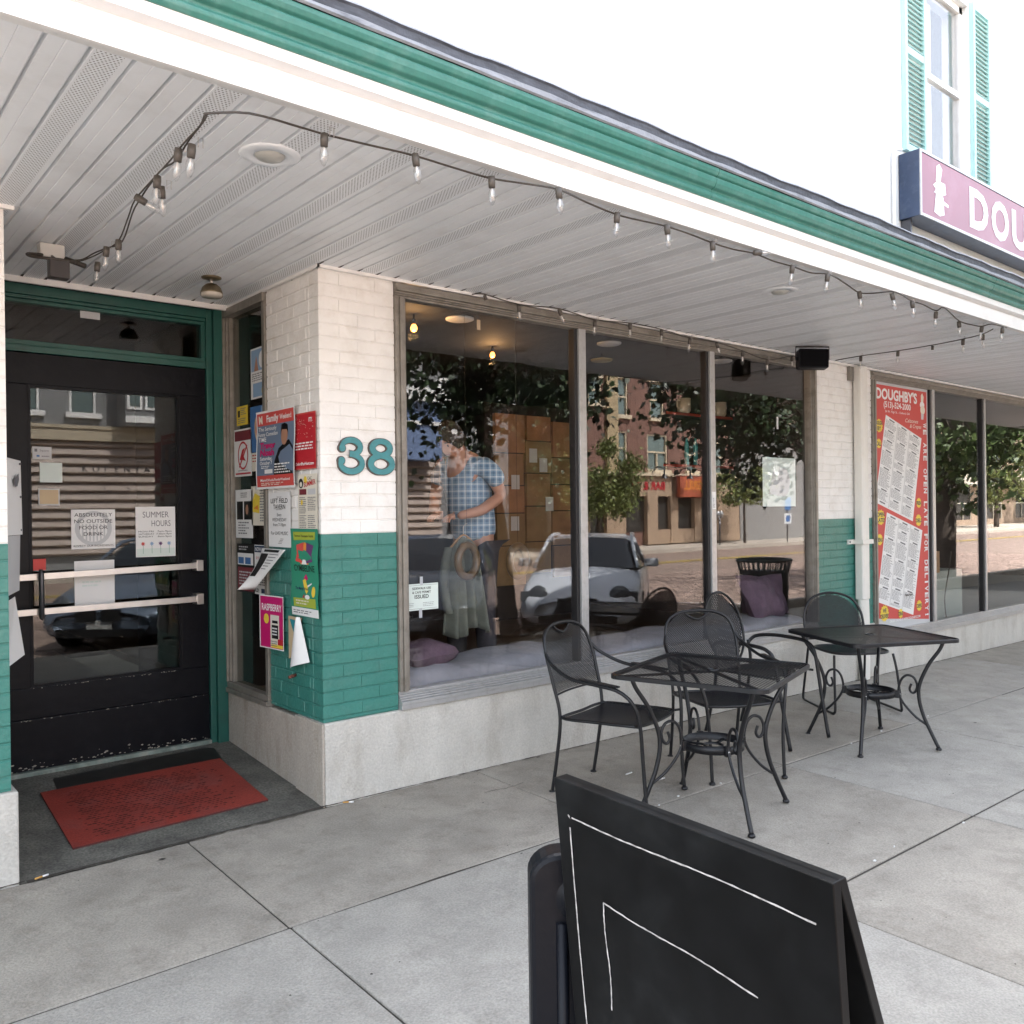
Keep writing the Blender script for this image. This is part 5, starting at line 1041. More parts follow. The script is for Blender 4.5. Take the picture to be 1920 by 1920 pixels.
P_ = Print((2.10, .66, .747), (.10, -1, 0), (0, 0, 1), .262, .296, 'white', lambda u, v: .010 + .5 * u * u * .15).rect(.010, .006, .256, .290, 'magenta').text('RASPBERRY', .135, .212, .038, 'white', bold=.02, w=.215).text('July 20th & 21st', .14, .270, .016, 'pink').text('TASTING', .15, .250, .016, 'pink').ell(.075, .165, .028, .028, 'yellow').rect(.12, .01, .215, .190, 'cream', 2).rect(.135, .06, .205, .135, 'black', 3).rect(.14, .145, .2, .16, 'black', 3).lines(.14, .075, .2, .125, 3, 'white', lay=4).rect(.13, .01, .256, .028, 'yellow', 4).rect(.2, .028, .256, .06, 'red', 4).lines(.125, .015, .2, .05, 3, lay=5)
P_.done('poster', 'magenta Raspberry poster overlapping the edge of the narrow side window')
# curled black and white sheet
bb = B(); o_ = Vector((2.104, .622, 1.305))
def cs(u, v):
    return o_ + Vector((-.012 - .10 * v * v * (1 - u) - .02 * u, -.34 * u * (1 - v * .85) + .11 * v * (1), -.235 * v + .0 * u))
bb.grid(cs, 12, 12, paper)
o2 = tag(bb.build('flyer', solid=.0008), 'loose white flyer with a dark photo, its lower corner curling out from the pillar', 'poster')
bb = B(); 
bb.grid(lambda u, v: cs(.05 + .35 * u, .12 + .55 * v) + Vector((-.0015, 0, 0)), 8, 8, pm('black')); bb.grid(lambda u, v: cs(.15 + .65 * u, .02 + .06 * v) + Vector((-.0015, 0, 0)), 8, 1, pm('black'))
for k in range(6): bb.grid(lambda u, v: cs(.45 + (.42 - .03 * k) * u, .12 + .07 * k + .018 * v) + Vector((-.0015, 0, 0)), 8, 1, pm('grey'))
bb.build('printed_area', o2)
# torn sheet folded over at the foot
bb = B(); bb.add([(2.122, .36, .944), (2.122, .20, .944), (2.122, .30, .73), (2.122, .362, .712)], [(0, 1, 2, 3)], pm('tan')); bb.add([(2.1205, .345, .93), (2.1205, .26, .925), (2.1205, .285, .84)], [(0, 1, 2)], pm('teal'))
bb.grid(lambda u, v: Vector((2.112 - .045 * math.sin(math.pi * u) * (.4 + .6 * v), .205 + .09 * (1 - u) * v ** .7 - .105 * u * v + .02 * (1 - u), .95 - (.285 - .06 * u) * v)), 14, 14, paper)
tag(bb.build('torn_flyer'), 'torn flyer folded over showing its white back, lowest on the pillar side', 'poster')
bb = B(); bb.tube([(2.13, .30, .63), (2.085, .285, .625)], .009, mat('rusty steel', (.16, .05, .035), .8, var=.3, vs=50), n=10); tag(bb.build('rusty_stub'), 'rusty pipe stub sticking out of the teal bricks near the concrete', 'pipe')
# papers inside the narrow side window
def win(y, z, w_, h, base='white', bend=None): return Print((2.155, y, z), (0, -1, 0), (0, 0, 1), w_, h, base, bend)
P_ = win(.885, 2.17, .22, .295).rect(.01, .16, .21, .285, 'lblue').ell(.16, .22, .045, .05, 'white', 2).poly([(.05, .16), (.08, .25), (.11, .16)], 'skin', 2).lines(.02, .10, .2, .15, 4).rect(.03, .01, .2, .09, 'lblue').ell(.17, .04, .02, .025, 'yellow', 2).done('poster', 'pale blue flyer, highest in the narrow side window')
win(1.098, 2.032, .163, .115, 'yellow').rect(.02, .05, .05, .09, 'black').lines(.06, .06, .15, .105, 4, 'grey').lines(.02, .01, .14, .045, 3, 'grey').done('sticker', 'small yellow notice in the narrow side window')
P_ = win(.90, 1.858, .24, .268, 'blue').ell(.12, .14, .062, .085, 'tan').ell(.12, .14, .045, .065, 'brick', 2).ell(.12, .145, .03, .045, 'yellow', 3).rect(.15, .004, .236, .264, 'lblue', 1).done('poster', 'blue poster with a round golden emblem in the side window')
win(1.142, 1.724, .255, .285).rect(.01, .215, .245, .275, 'maroon').ring(.13, .125, .075, .085, .012, 'red').poly([(.08, .10), (.12, .16), (.16, .17), (.13, .13), (.17, .09), (.12, .10)], 'red').poly([(.07, .06), (.185, .19), (.195, .18), (.08, .05)], 'red').rect(.02, .012, .24, .022, 'red').lines(.06, .03, .2, .04, 1).done('poster', 'white poster with a red crossed-out circle in the side window')
win(.885, 1.748, .235, .108, 'cream').lines(.01, .05, .2, .10, 3, 'red').done('flyer_box', 'cream sign on a box holding upright cards in the side window', 'box')
win(1.132, 1.354, .25, .290).rect(.02, .11, .11, .22, 'black').rect(.125, .11, .235, .22, 'black').ell(.17, .17, .02, .03, 'skin', 2).lines(.08, .24, .18, .275, 3).lines(.04, .02, .2, .1, 5).done('poster', 'white flyer with two dark photographs low in the side window')
P_ = win(.90, 1.43, .255, .23, 'cream').poly([(.02, .08), (.11, .07), (.12, .17), (.05, .19), (.02, .15)], 'yellow').poly([(.03, .10), (.10, .09), (.09, .12)], 'orange', 2).lines(.12, .02, .24, .21, 12).rect(.06, .21, .2, .228, 'lgrey', 3).done('poster', 'white flyer with a yellow patch taped in the side window')
win(.866, 1.028, .23, .288).rect(.004, .245, .226, .284, 'dblue').text('NOW HIRING!', .115, .253, .022, 'white', bold=.02, w=.2).ell(.16, .205, .022, .026, 'brick').text('OX', .19, .195, .034, 'black', w=.06, bold=.02).text('$9.50/', .05, .205, .016, 'brick').lines(.02, .05, .19, .18, 9).text('R.D!', .03, .012, .022, 'black', bold=.03, w=.05).rect(.09, .008, .226, .035, 'dblue').done('poster', 'Now Hiring notice at the right edge of the side window')
P_ = win(1.118, 1.028, .245, .29, 'black').rect(.01, .165, .235, .235, 'white').rect(.02, .17, .10, .21, 'blue', 2).rect(.12, .17, .20, .21, 'blue', 2).lines(.03, .25, .2, .28, 2, 'lgrey').rect(.01, .01, .235, .15, 'maroon').lines(.03, .04, .21, .13, 5, 'lgrey').done('poster', 'dark flyer with blue blocks at the left of the Now Hiring notice')
# window permit
P_ = Print((2.652, .026, .948), (1, 0, 0), (0, 0, 1), .225, .148, 'pale').rect(.008, .008, .217, .0095, 'grey').rect(.008, .139, .217, .1405, 'grey').text('SIDEWALK USE', .112, .116, .0135, 'black', bold=.01, w=.125).text('& CAFE PERMIT', .112, .094, .0135, 'black', bold=.01, w=.125).text('ISSUED', .112, .066, .021, 'black', bold=.015, w=.095).lines(.02, .018, .06, .045, 3, 'grey', .25).lines(.12, .018, .2, .045, 3, 'grey', .25).done('permit_notice', 'white sidewalk permit notice taped inside the lower left corner of the window', 'notice')
bb = B(); bb.box((2.752, .024, 1.09), (2.772, .0245, 1.135), mat('tape', (.4, .42, .45), .3)); bb.box((2.745, .024, .905), (2.765, .0245, .955), MATS['tape']); tag(bb.build('tape_strip'), 'strips of clear tape holding the sidewalk permit notice', 'tape')
# door papers
def dp(x, z, w_, h, base='white', y=YD + .017): return Print((x, y, z), (1, 0, 0), (0, 0, 1), w_, h, base)
P_ = dp(1.262, 1.312, .232, .222).ring(.116, .115, .098, .098, .022, 'lgrey')
for k in range(-4, 5): P_.rect(.116 + k * .019 - .004, .04 + abs(k) * .004, .116 + k * .019 + .004, .14, 'lgrey', 1)
for tx, z in (('ABSOLUTELY', .182), ('NO OUTSIDE', .146), ('FOOD OR', .110), ('DRINK', .074)): P_.text(tx, .116, z, .021, 'black', bold=.0, lay=4, w=.2 if len(tx) > 8 else (.15 if len(tx) > 6 else .105))
P_.text('RESPECT OUR INGREDIENTS', .116, .012, .011, 'black', w=.21, lay=4).done('notice', 'white Absolutely No Outside Food or Drink sheet on the door glass', 'notice')
P_ = dp(1.607, 1.252, .228, .295).text('SUMMER', .115, .232, .036, 'grey', w=.15).text('HOURS', .145, .180, .036, 'grey', w=.11)
for tx, z in (('MON-FRI   7am-9pm', .145), ('SATURDAY  7:30am-9pm', .130), ('SUNDAY    8am-5pm', .115)): P_.text(tx, .015, z, .010, 'black', align='l', w=.19)
P_.rect(.004, .004, .224, .05, 'pale', 1)
for k in range(4): x_ = .04 + .05 * k; P_.rect(x_, .02, x_ + .002, .07, 'green', 2).ell(x_, .078, .014, .014, ['brick', 'lblue', 'purple', 'lblue'][k], 3, n=14, star=.5)
P_.done('notice', 'handwritten Summer Hours sheet with drawn flowers on the door glass', 'notice')
dp(1.275, .995, .212, .25, 'white').lines(.04, .10, .17, .14, 2, 'pale').done('notice', 'blank looking white sheet behind the push bars of the door', 'notice')
P_ = dp(1.073, 1.812, .095, .068, 'lgrey').rect(.01, .040, .024, .056, 'grey').text('Square', .058, .042, .012, 'grey').rect(.02, .012, .035, .022, 'blue').lines(.045, .01, .085, .022, 1); P_.done('sticker', 'pale card reader sticker, topmost at the left of the door glass', 'sticker')
dp(1.108, 1.685, .112, .108, 'pale').done('sticker', 'blank pale square sheet at the left of the door glass', 'sticker')
dp(1.10, 1.56, .105, .09, 'lgrey').rect(.006, .006, .099, .084, 'tan').done('sticker', 'brownish faded square sheet below the pale one on the door glass', 'sticker')
dp(1.066, 1.205, .062, .062, 'skyred', y=YD - .002).done('sticker', 'bright red square sticker above the push bar of the door', 'sticker')
dp(1.325, 2.615, .105, .042, 'lgrey', y=YD + .027).done('sticker', 'small grey tag on the transom glass', 'sticker')
P_ = Print((0, YD + .0185, 0), (1, 0, 0), (0, 0, 1), 1, 1, edge=False)

for ch, x, z, r_ in [(c_, 1.505 + .085 * math.sin((k - 2.5) * .38), 1.838 + .085 * math.cos((k - 2.5) * .38), -(k - 2.5) * .38) for k, c_ in enumerate('COFFEE')]: P_.text(ch, x, z, .017, 'black', rot=r_)
for ch, x, z, r_ in [(c_, 1.505 + .10 * math.sin((k - 2.0) * .40), 1.720 - .10 * math.cos((k - 2.0) * .40), (k - 2.0) * .40) for k, c_ in enumerate('HOUSE')]: P_.text(ch, x, z, .017, 'black', rot=r_)
for k, ch in enumerate('KOFENYA'): P_.text(ch, 1.34 + .056 * k, 1.748, .036, 'black')
P_.rect(1.36, 1.815, 1.65, 1.817, 'black').rect(1.33, 1.722, 1.66, 1.7235, 'black')
o_l = P_.done('glass_lettering', '', parent=d); o_l['kind'] = 'stuff'
# sheets screwed to the left pillar edge beside the door
t = thing('sign_sheet', 'white metal sheet with black screws at the far left edge of the recess', 'sign', (.727, 0, 0))
bb = B(); bb.add([(0, .05, 1.42), (.107, .30, 1.42), (.103, .30, 1.745), (0, .05, 1.745)], [(0, 1, 2, 3)], pm('white')); bb.build('sheet', t, solid=.002)
for y_, z in ((.275, 1.73), (.275, 1.585), (.275, 1.44)): bb = B(); bb.lathe([(0, .004), (.005, .003), (.005, 0)], (.096, y_ , z), dsteel, n=8, axis=(.2, -1, 0)); bb.build('screw', t)
bb = B(); bb.add([(.046, .14, 1.66), (.075, .21, 1.685), (.08, .225, 1.66), (.068, .195, 1.63), (.05, .15, 1.625)], [(0, 1, 2, 3, 4)], pm('grey')); o = bb.build('scratched_mark', t); o.location = (.002, -.006, 0)
bb = B(); bb.add([(.0, .05, 1.17), (.092, .30, 1.175), (.098, .30, 1.418), (.0, .05, 1.418)], [(0, 1, 2, 3)], pm('lgrey')); o = bb.build('paper_sheet', solid=.001); o.location = (.727, -.003, 0); tag(o, 'grey white paper sheet hanging below the screwed sign at the left edge', 'sheet')
bb = B(); bb.add([(.0, .05, .88), (.105, .28, .892), (.070, .28, 1.15), (.0, .05, 1.15)], [(0, 1, 2, 3)], pm('white')); o = bb.build('paper_sheet', solid=.001); o.location = (.727, -.006, 0); tag(o, 'white tapering paper, lowest of the sheets at the left edge', 'sheet')
# ================================================================== TALL MENU POSTER in the right hand window
pv = Print((0, .022, 0), (1, 0, 0), (0, 0, 1), 1, 1, edge=False)
pv.rect(7.835, .318, 8.943, 2.668, 'lgrey', 0).poly([(7.87, .445), (8.92, .35), (8.918, 2.641), (7.878, 2.642)], 'brick', 1)
pv.text("DOUGHBY'S", 8.305, 2.512, .10, 'white', bold=.035, w=.82).text('(513)-524-2000', 8.31, 2.436, .058, 'white', bold=.02, w=.54).text('36 W. High St. - Oxford, OH', 8.31, 2.388, .022, 'white', w=.49).text('Calzones', 8.60, 2.315, .038, 'cream', shear=.3, w=.27).text('& Crepes', 8.68, 2.265, .038, 'cream', shear=.3, w=.24)
# plain figure in a tall hat
pv.poly([(8.80, 2.53), (8.85, 2.53), (8.86, 2.59), (8.83, 2.625), (8.80, 2.60)], 'cream').ell(8.825, 2.505, .048, .035, 'white').ell(8.835, 2.455, .05, .045, 'cream').poly([(8.80, 2.36), (8.85, 2.36), (8.86, 2.42), (8.80, 2.42)], 'lgrey')
def menu(c4, rows, seed):
    # c4: corners tl, tr, br, bl
    def M(a, b_): # a,b in 0..1 (b up)
        x = (c4[3][0] * (1 - a) + c4[2][0] * a) * (1 - b_) + (c4[0][0] * (1 - a) + c4[1][0] * a) * b_
        z = (c4[3][1] * (1 - a) + c4[2][1] * a) * (1 - b_) + (c4[0][1] * (1 - a) + c4[1][1] * a) * b_
        return (x, z)
    pv.poly([c4[3], c4[2], c4[1], c4[0]], 'white', 2)
    for a in (.333, .667): pv.poly([M(a - .003, .01), M(a + .003, .01), M(a + .003, .99), M(a - .003, .99)], 'grey', 3)
    rdm = random.Random(seed)
    for c in range(3):
        z = .985
        while z > .04:
            n = rdm.randint(6, 16); h = n * rows; a0 = .02 + c * .333; z1 = max(.02, z - h)
            pv.poly([M(a0 + .08, z - rows * 1.3), M(a0 + .22, z - rows * 1.3), M(a0 + .22, z - rows * .2), M(a0 + .08, z - rows * .2)], 'grey', 3)
            pv.lines(a0, z1, a0 + .29, z - rows * 1.8, max(1, int(n)), 'grey', .4, M=M, lay=3, seed=rdm.randint(0, 99)); z = z1 - rows * .8
    return M
menu([(8.078, 2.364), (8.802, 2.169), (8.598, 1.342), (7.858, 1.534)], .0145, 1)
menu([(8.076, 1.437), (8.798, 1.248), (8.584, .419), (7.871, .602)], .0155, 5)
for k, ch in enumerate('WE ARE OPEN LATE FOR DELIVERY!'):
    if ch != ' ': pv.text(ch, 8.835, 2.30 - k * .0655, .072, 'white', bold=.03, rot=-math.pi / 2, w=.050 if ch not in "I!'" else .018, lay=6)
for x, z, r_, tx in ((7.945, 2.253, .07, 'DOUGH\nBY'), (7.935, 2.085, .05, 'CALL'), (8.725, 1.524, .055, 'FRESH'), (8.715, 1.351, .065, 'DELI'), (7.955, 1.391, .08, 'OPEN\nLATE!'), (7.93, 1.182, .06, 'MENU'), (8.006, .483, .085, 'WE\nDELIVER!'), (8.324, .456, .05, 'DINE'), (8.709, .502, .06, 'CREPES')):
    pv.ell(x, z, r_, r_ * .95, 'yellow', 4, n=28, star=.16)
    for j, w_ in enumerate(tx.split('\n')): pv.text(w_, x, z + .008 - j * .052 if '\n' in tx else z - .02, .038, 'dblue', bold=.03, w=min(r_ * 1.7, .034 * len(w_)), lay=5)
pv.text('Store Hours', 8.50, .615, .024, 'black', bold=.03, w=.16, lay=5).text('ORDER ONLINE AT WWW.DOUGHBYS.COM', 8.42, .385, .024, 'white', bold=.02, w=.62, lay=2)
pv.done('menu_poster', 'tall red menu poster with white slanted menu panels in the right hand window', 'poster')
# things inside the right hand shop
bb = B(); bb.box((9.4, 1.2, 0), (12.5, 1.8, .62), mat('shop display green', (.35, .40, .36), .6)); bb.box((10.3, 1.1, .62), (10.7, 1.5, .95), paper); bb.box((11.2, 1.1, .62), (11.6, 1.5, .9), card); tag(bb.build('shop_display'), 'low display unit with white and brown boxes inside the right hand shop', 'display')
bb = B(); bb.tube(smooth([(9.55, .12, .25), (9.6, .16, .5), (9.66, .14, .8), (9.62, .1, 1.0)], 6), .006, cabm); tag(bb.build('cable'), 'dark cord hanging inside the right hand shop window', 'cord')

# ================================================================== ACROSS THE STREET (seen mirrored in the glass)
YO = -22.0
def building(label, x0, x1, h, wm, wins, y=YO, depth=9, trim=None, extra=None, name='far_building'):
    t = thing(name, label, 'building', (0, 0, 0))
    bb = B(); cuts = sorted(wins, key=lambda w_: w_[0])
    bb.box((x0, y - depth, -.15), (x1, y - .12, h), wm)
    # front skin built in strips with real openings
    xsb = sorted(set([x0, x1] + [w_[0] - w_[2] / 2 for w_ in wins] + [w_[0] + w_[2] / 2 for w_ in wins]))
    for a, c in zip(xsb, xsb[1:]):
        m = (a + c) / 2; zs = sorted([(w_[1], w_[1] + w_[3]) for w_ in wins if w_[0] - w_[2] / 2 < m < w_[0] + w_[2] / 2]); z = -.15
        for z0, z1 in zs:
            if z0 > z: bb.box((a, y - .12, z), (c, y, z0), wm)
            z = z1
        bb.box((a, y - .12, z), (c, y, h), wm)
    if h > 2: bb.box((x0 - .1, y - .05, h - .35), (x1 + .1, y + .35, h), trim or wm)
    bb.build('wall', t)
    for w_ in wins:
        cx, z0, ww, hh, kind = w_
        tm = trim or trimw; bb = B()
        bb.box((cx - ww / 2, y - .10, z0), (cx - ww / 2 + .07, y - .03, z0 + hh), tm); bb.box((cx + ww / 2 - .07, y - .10, z0), (cx + ww / 2, y - .03, z0 + hh), tm); bb.box((cx - ww / 2 + .07, y - .10, z0 + hh * .5 - .04), (cx + ww / 2 - .07, y - .03, z0 + hh * .5 + .04), tm)
        bb.box((cx - ww / 2 + .07, y - .10, z0 + hh - .07), (cx + ww / 2 - .07, y - .03, z0 + hh), tm)
        if kind != 'shop': bb.box((cx - ww / 2 - .12, y + .001, z0 - .16), (cx + ww / 2 + .12, y + .14, z0 - .001), tm)
        if kind == 'arch':
            n = 10; pts = [(cx + (ww / 2 + .10) * math.cos(math.pi * k / n), z0 + hh - .02 + (ww / 2 + .1) * .8 * math.sin(math.pi * k / n)) for k in range(n + 1)]
            bb.extrude([(a, y + .001, c) for a, c in pts], (0, 0, 0), (0, .05, 0), tm)
        if ww > 1.2: bb.box((cx - .04, y - .10, z0), (cx + .04, y - .03, z0 + hh * .46), tm)
        fo = bb.build('window', t)
        bb = B(); bb.box((cx - ww / 2, y - .115, z0), (cx + ww / 2, y - .105, z0 + hh), mat('far pane glass', (.22, .28, .27), .08, metal=.5) if kind != 'shop' else mat('far shop glass', (.05, .045, .04), .1, metal=.2)); bb.build('pane', fo)
    return t
k_ = 1.237
greyw = mat('far grey render', (.22, .22, .22), .85, var=.1, vs=1); shutm = mat('far roller shutter', (.33, .26, .22), .6, var=.08, vs=2); beige = mat('far beige cornice', (.45, .38, .28), .8)
bA = building('grey upper storey with bay window above a wide roller shutter across the street', -14, 11.8, 8.5, greyw, [(x, 4.6, .75, 1.6, '') for x in (-9, -6.4, -3.6, -1.0, 1.6, 3.6, 5.6, 7.15)])
bb = B(); bb.box((-14, YO + .12, 3.75), (11.9, YO + .26, 4.1), beige); bb.box((-14, YO + .001, 4.101), (11.8, YO + .3, 4.2), beige); bb.build('cornice', bA)
def shutter(parent, x0, x1, z0, z1, y):
    bb = B(); z = z0
    while z < z1: bb.add([(x0, y + .02, z), (x1, y + .02, z), (x1, y + .16, z + .07), (x0, y + .16, z + .07), (x1, y + .05, z + .27), (x0, y + .05, z + .27)], [(0, 1, 2, 3), (3, 2, 4, 5)], shutm); z += .27
    bb.build('roller_shutter', parent)
shutter(bA, -6, 10.6, .3, 3.7, YO + .02)
bb = B(); bb.box((8.1, YO, 4.21), (9.75, YO + .9, 7.9), greyw); 
for a, c in ((8.14, 8.58), (8.66, 9.22), (9.3, 9.7)): bb.box((a, YO + .901, 4.7), (c, YO + .94, 6.4), trimw); bb.box((a + .08, YO + .941, 4.8), (c - .08, YO + .96, 6.3), mat('far pane glass', (.22, .28, .27), .08, metal=.5))
bb.box((8.1, YO + .901, 4.3), (9.75, YO + .95, 4.5), trimw); bb.build('bay_window', bA)
bBn = building('pale grey gabled building with blue porch boards and shutter across the street', 12.0, 21.8, 5.9, mat('far pale grey', (.20, .20, .205), .8, var=.08), [(18.75, 4.5, .75, 1.5, 'arch'), (20.6, 4.5, .75, 1.5, 'arch')], trim=trimw)
bb = B(); bb.extrude([(12, YO, 5.9), (21.8, YO, 5.9), (16.9, YO, 8.4)], (0, 0, 0), (0, -9, 0), greyw); bb.obox((14.4, YO + .2, 7.2), (2.55, 0, 1.28), (0, .3, 0), (-.05, 0, .12), trimw); bb.obox((19.4, YO + .2, 7.2), (2.55, 0, -1.28), (0, .3, 0), (.05, 0, .12), greyw); bb.build('gable', bBn)
bb = B(); bb.box((12.2, YO + .001, 3.3), (18.0, YO + .9, 5.3), mat('far blue boards', (.14, .20, .34), .7)); bb.box((12.2, YO + .001, 5.3), (18.2, YO + 1.2, 5.75), trimw); bb.box((12.2, YO + .9, 4.5), (18.0, YO + .96, 4.62), trimw); bb.build('porch_boards', bBn)
shutter(bBn, 12.3, 18.5, .6, 3.2, YO + .02)
bb = B(); bb.box((18.9, YO + .001, -.1), (21.4, YO + .1, 3.1), mat('far dark shopfront', (.04, .04, .045), .5)); bb.build('shopfront', bBn)
bb = B(); bb.box((12.2, YO + .001, -.1), (21, YO + .1, .6), mat('far plinth', (.05, .05, .055), .8)); bb.build('plinth', bBn)
redb = mat('far red brick', (.20, .105, .08), .85, var=.12, vs=2, bump=.2, bs=6); tanb = mat('far tan stucco', (.38, .27, .185), .8, var=.06, vs=1)
wn = [(26.6, 6.0, .8, 1.1, 'arch'), (28.3, 5.6, .75, 1.6, 'arch'), (30.6, 5.6, .9, 1.6, 'arch'), (33.2, 5.6, .9, 1.6, 'arch'), (35.3, 5.6, .8, 1.6, 'arch'), (30.6, 3.25, 1.35, 1.6, ''), (33.0, 3.25, .75, 1.5, ''), (34.9, 3.2, 1.2, 1.5, ''), (28.2, 3.4, .8, 1.5, '')]
bC = building('red brick building with arched windows and a tan ground floor across the street', 25.0, 36.4, 9.2, redb, wn, trim=mat('far cream trim', (.62, .52, .38), .8))
bb = B()
bb.box((25.0, YO + .001, 2.05), (36.5, YO + .25, 2.95), tanb); bb.box((25.0, YO + .001, 2.951), (36.6, YO + .42, 3.08), MATS['far cream trim'])
for x0, x1 in ((25.2, 26.0), (27.0, 28.2), (29.6, 30.3), (31.2, 31.7), (32.9, 33.4), (34.6, 36.4)): bb.box((x0, YO + .001, -.1), (x1, YO + .25, 2.049), tanb)
bb.box((26.0, YO + .001, -.1), (27.0, YO + .2, .5), tanb); bb.box((30.3, YO + .001, -.1), (34.6, YO + .2, .55), tanb)
bb.box((27.2, YO + .001, 3.1), (27.9, YO + .15, 9.0), mat('far yellow quoin', (.42, .32, .19), .8)); bb.build('tan_ground_floor', bC)
for k, (x0, x1) in enumerate(((26.0, 27.0), (28.2, 29.6), (30.3, 31.2), (31.7, 32.9), (33.4, 34.6))):
    bb = B(); bb.box((x0, YO + .002, .5), (x1, YO + .04, 2.04), mat('far shop glass', (.05, .045, .04), .1, metal=.2)); bb.build('shop_pane', bC)
t = thing('far_sign', 'reddish hanging sign over the tan ground floor across the street', 'sign')
bb = B(); bb.box((31.4, YO + .45, 2.0), (34.0, YO + .62, 2.95), mat('far sign red', (.42, .10, .05), .6)); bb.box((31.3, YO + .44, 1.95), (34.1, YO + .445, 3.0), mat('far sign frame', (.12, .04, .03), .6)); bb.build('sign_panel', t)
Pf = Print((34.0, YO + .625, 2.0), (-1, 0, 0), (0, 0, 1), 2.6, .95, edge=False); Pf.text('45 GRILL', 1.3, .35, .42, 'orange', bold=.03, w=2.1); Pf.done('sign_text', '', parent=t)
Pf = Print((31.0, YO + .27, 2.3), (-1, 0, 0), (0, 0, 1), 3, .5, edge=False); Pf.text('BAR & GR', 1.4, .05, .35, 'red', bold=.03, w=2.3); Pf.done('wall_lettering', 'red BAR & GR lettering on the tan wall across the street', 'lettering')
bb = B()
for x in (29.8, 31.6, 33.2, 34.8): bb.tube(smooth([(x, YO + .25, 2.9), (x, YO + .6, 3.3), (x, YO + 1.0, 3.25), (x, YO + 1.05, 3.0)], 5), .03, ironm); bb.lathe([(.03, 0), (.18, -.2)], (x, YO + 1.05, 3.02), ironm, n=12)
tag(bb.build('gooseneck_lamps'), 'dark gooseneck lamps over the sign across the street', 'lamp')
bD = building('plain grey building right of the red brick one across the street', 36.8, 43, 5.6, mat('far grey side', (.26, .25, .24), .85, var=.1), [(39.5, 3.3, .8, 1.3, '')])
bE = building('tan corner building with pale columns across the street', 43.4, 58, 7.4, mat('far tan stone', (.42, .33, .24), .8, var=.1), [(45.5, 4.2, 1.0, 1.5, ''), (48.5, 4.2, 1.0, 1.5, ''), (51.5, 4.2, 1., 1.5, ''), (54.5, 4.2, 1., 1.5, '')], y=YO - 1.5)
bb = B()
for x in (43.8, 45.6, 48.2, 51.0, 54.0, 57): bb.lathe([(.5, -.1), (.5, .3), (.34, .4), (.30, 2.7), (.5, 2.85), (.5, 3.0)], (x, YO - .9, 0), trimw, n=16)
bb.box((43.2, YO - 1.45, 3.0), (58, YO - .4, 3.5), mat('far red frieze', (.42, .10, .08), .7)); bb.build('column_row', bE)
bF = building('long brown brick building with upper windows across the street', 60, 120, 10.5, mat('far brown brick', (.34, .25, .18), .85, var=.1), [(x, z, 1.5, 2.3, '') for x in range(64, 118, 5) for z in (4.2, 7.4)] + [(x, .3, 3.0, 2.6, 'shop') for x in range(66, 118, 6)], y=YO - 4, trim=mat('far stone band', (.55, .5, .42), .8))
bb = B(); bb.box((60, YO - 3.95, 3.0), (120, YO - 3.2, 3.9), mat('far stone band', (.55, .5, .42), .8)); bb.build('stone_band', bF)

def tree(label, x, y, h0, rx, ry, rz_, nleaf, ls, lm, trunk_r, zb=-.15, clusters=18, seed=1, lean=0., name='street_tree', drop=.0, cat='tree', group=None, cx=None):
    cx = lean if cx is None else cx
    t = thing(name, label, cat, (x, y, zb), 0, group); rd = random.Random(seed)
    bb = B(); top = h0 + rz_ * .2
    bb.tube(smooth([(0, 0, 0), (lean * .3, 0, top * .35), (lean * .8, 0, top * .7), (lean, 0, top)], 5), [trunk_r * (1.25 - .8 * k / 15) for k in range(16)], barkm, n=10); bb.build('trunk', t)
    cl = []
    for k in range(clusters):
        a = rd.random() * 6.283; r = rd.random() ** .5; zz = rd.uniform(-1, 1); s = math.sqrt(max(.1, 1 - zz * zz * .8))
        cl.append((Vector((cx + rx * r * s * math.cos(a), ry * r * s * math.sin(a), h0 + rz_ * zz)), rd.uniform(.22, .42)))
    bb = B()
    for c, _ in cl: 
        st = Vector((lean * .8, 0, top * rd.uniform(.6, .95))); md = (st + c) / 2 + Vector((0, 0, rd.uniform(-.1, .3)))
        bb.tube([st, md, c], [trunk_r * .32, trunk_r * .2, trunk_r * .06], barkm, n=5)
    bb.build('limbs', t)
    V = []; F_ = []
    for k in range(nleaf):
        c, s = cl[rd.randrange(len(cl))]; d = Vector((rd.gauss(0, 1), rd.gauss(0, 1), rd.gauss(0, .75))); p = c + Vector((d.x * s * rx * .42, d.y * s * ry * .5, d.z * s * rz_ * .75))
        p.z -= drop * rd.random() ** 3
        u = Vector((rd.gauss(0, 1), rd.gauss(0, 1), rd.gauss(0, .6))).normalized(); v = u.orthogonal().normalized(); v = (v + Vector((0, 0, -.5)) * .6).normalized(); w_ = u.cross(v); L = ls * rd.uniform(.6, 1.3)
        o = len(V); V += [p - v * L * .5, p + w_ * L * .42 - v * L * .12, p + w_ * L * .25 + v * L * .22, p + v * L * .55, p - w_ * L * .25 + v * L * .22, p - w_ * L * .42 - v * L * .12]; F_.append((o, o + 1, o + 2, o + 3, o + 4, o + 5))
    bb = B(); bb.add(V, F_, lm); bb.build('crown', t)['kind'] = 'stuff'
    return t
tree('kerbside tree with dense dark leaves, mirrored in the left pane of the coffee house window', 6.9, -4.15, 3.85, 1.75, 1.15, .95, 13000, .095, leafd, .10, zb=-.09, clusters=30, seed=3, drop=.9, lean=-.55)
tree('kerbside tree with drooping dark branches, mirrored across the middle and right panes', 14.1, -4.15, 3.75, 2.5, 1.15, .95, 8000, .10, leafd, .10, zb=-.2, clusters=20, seed=4, drop=.9, lean=-.3, cx=-2.7)
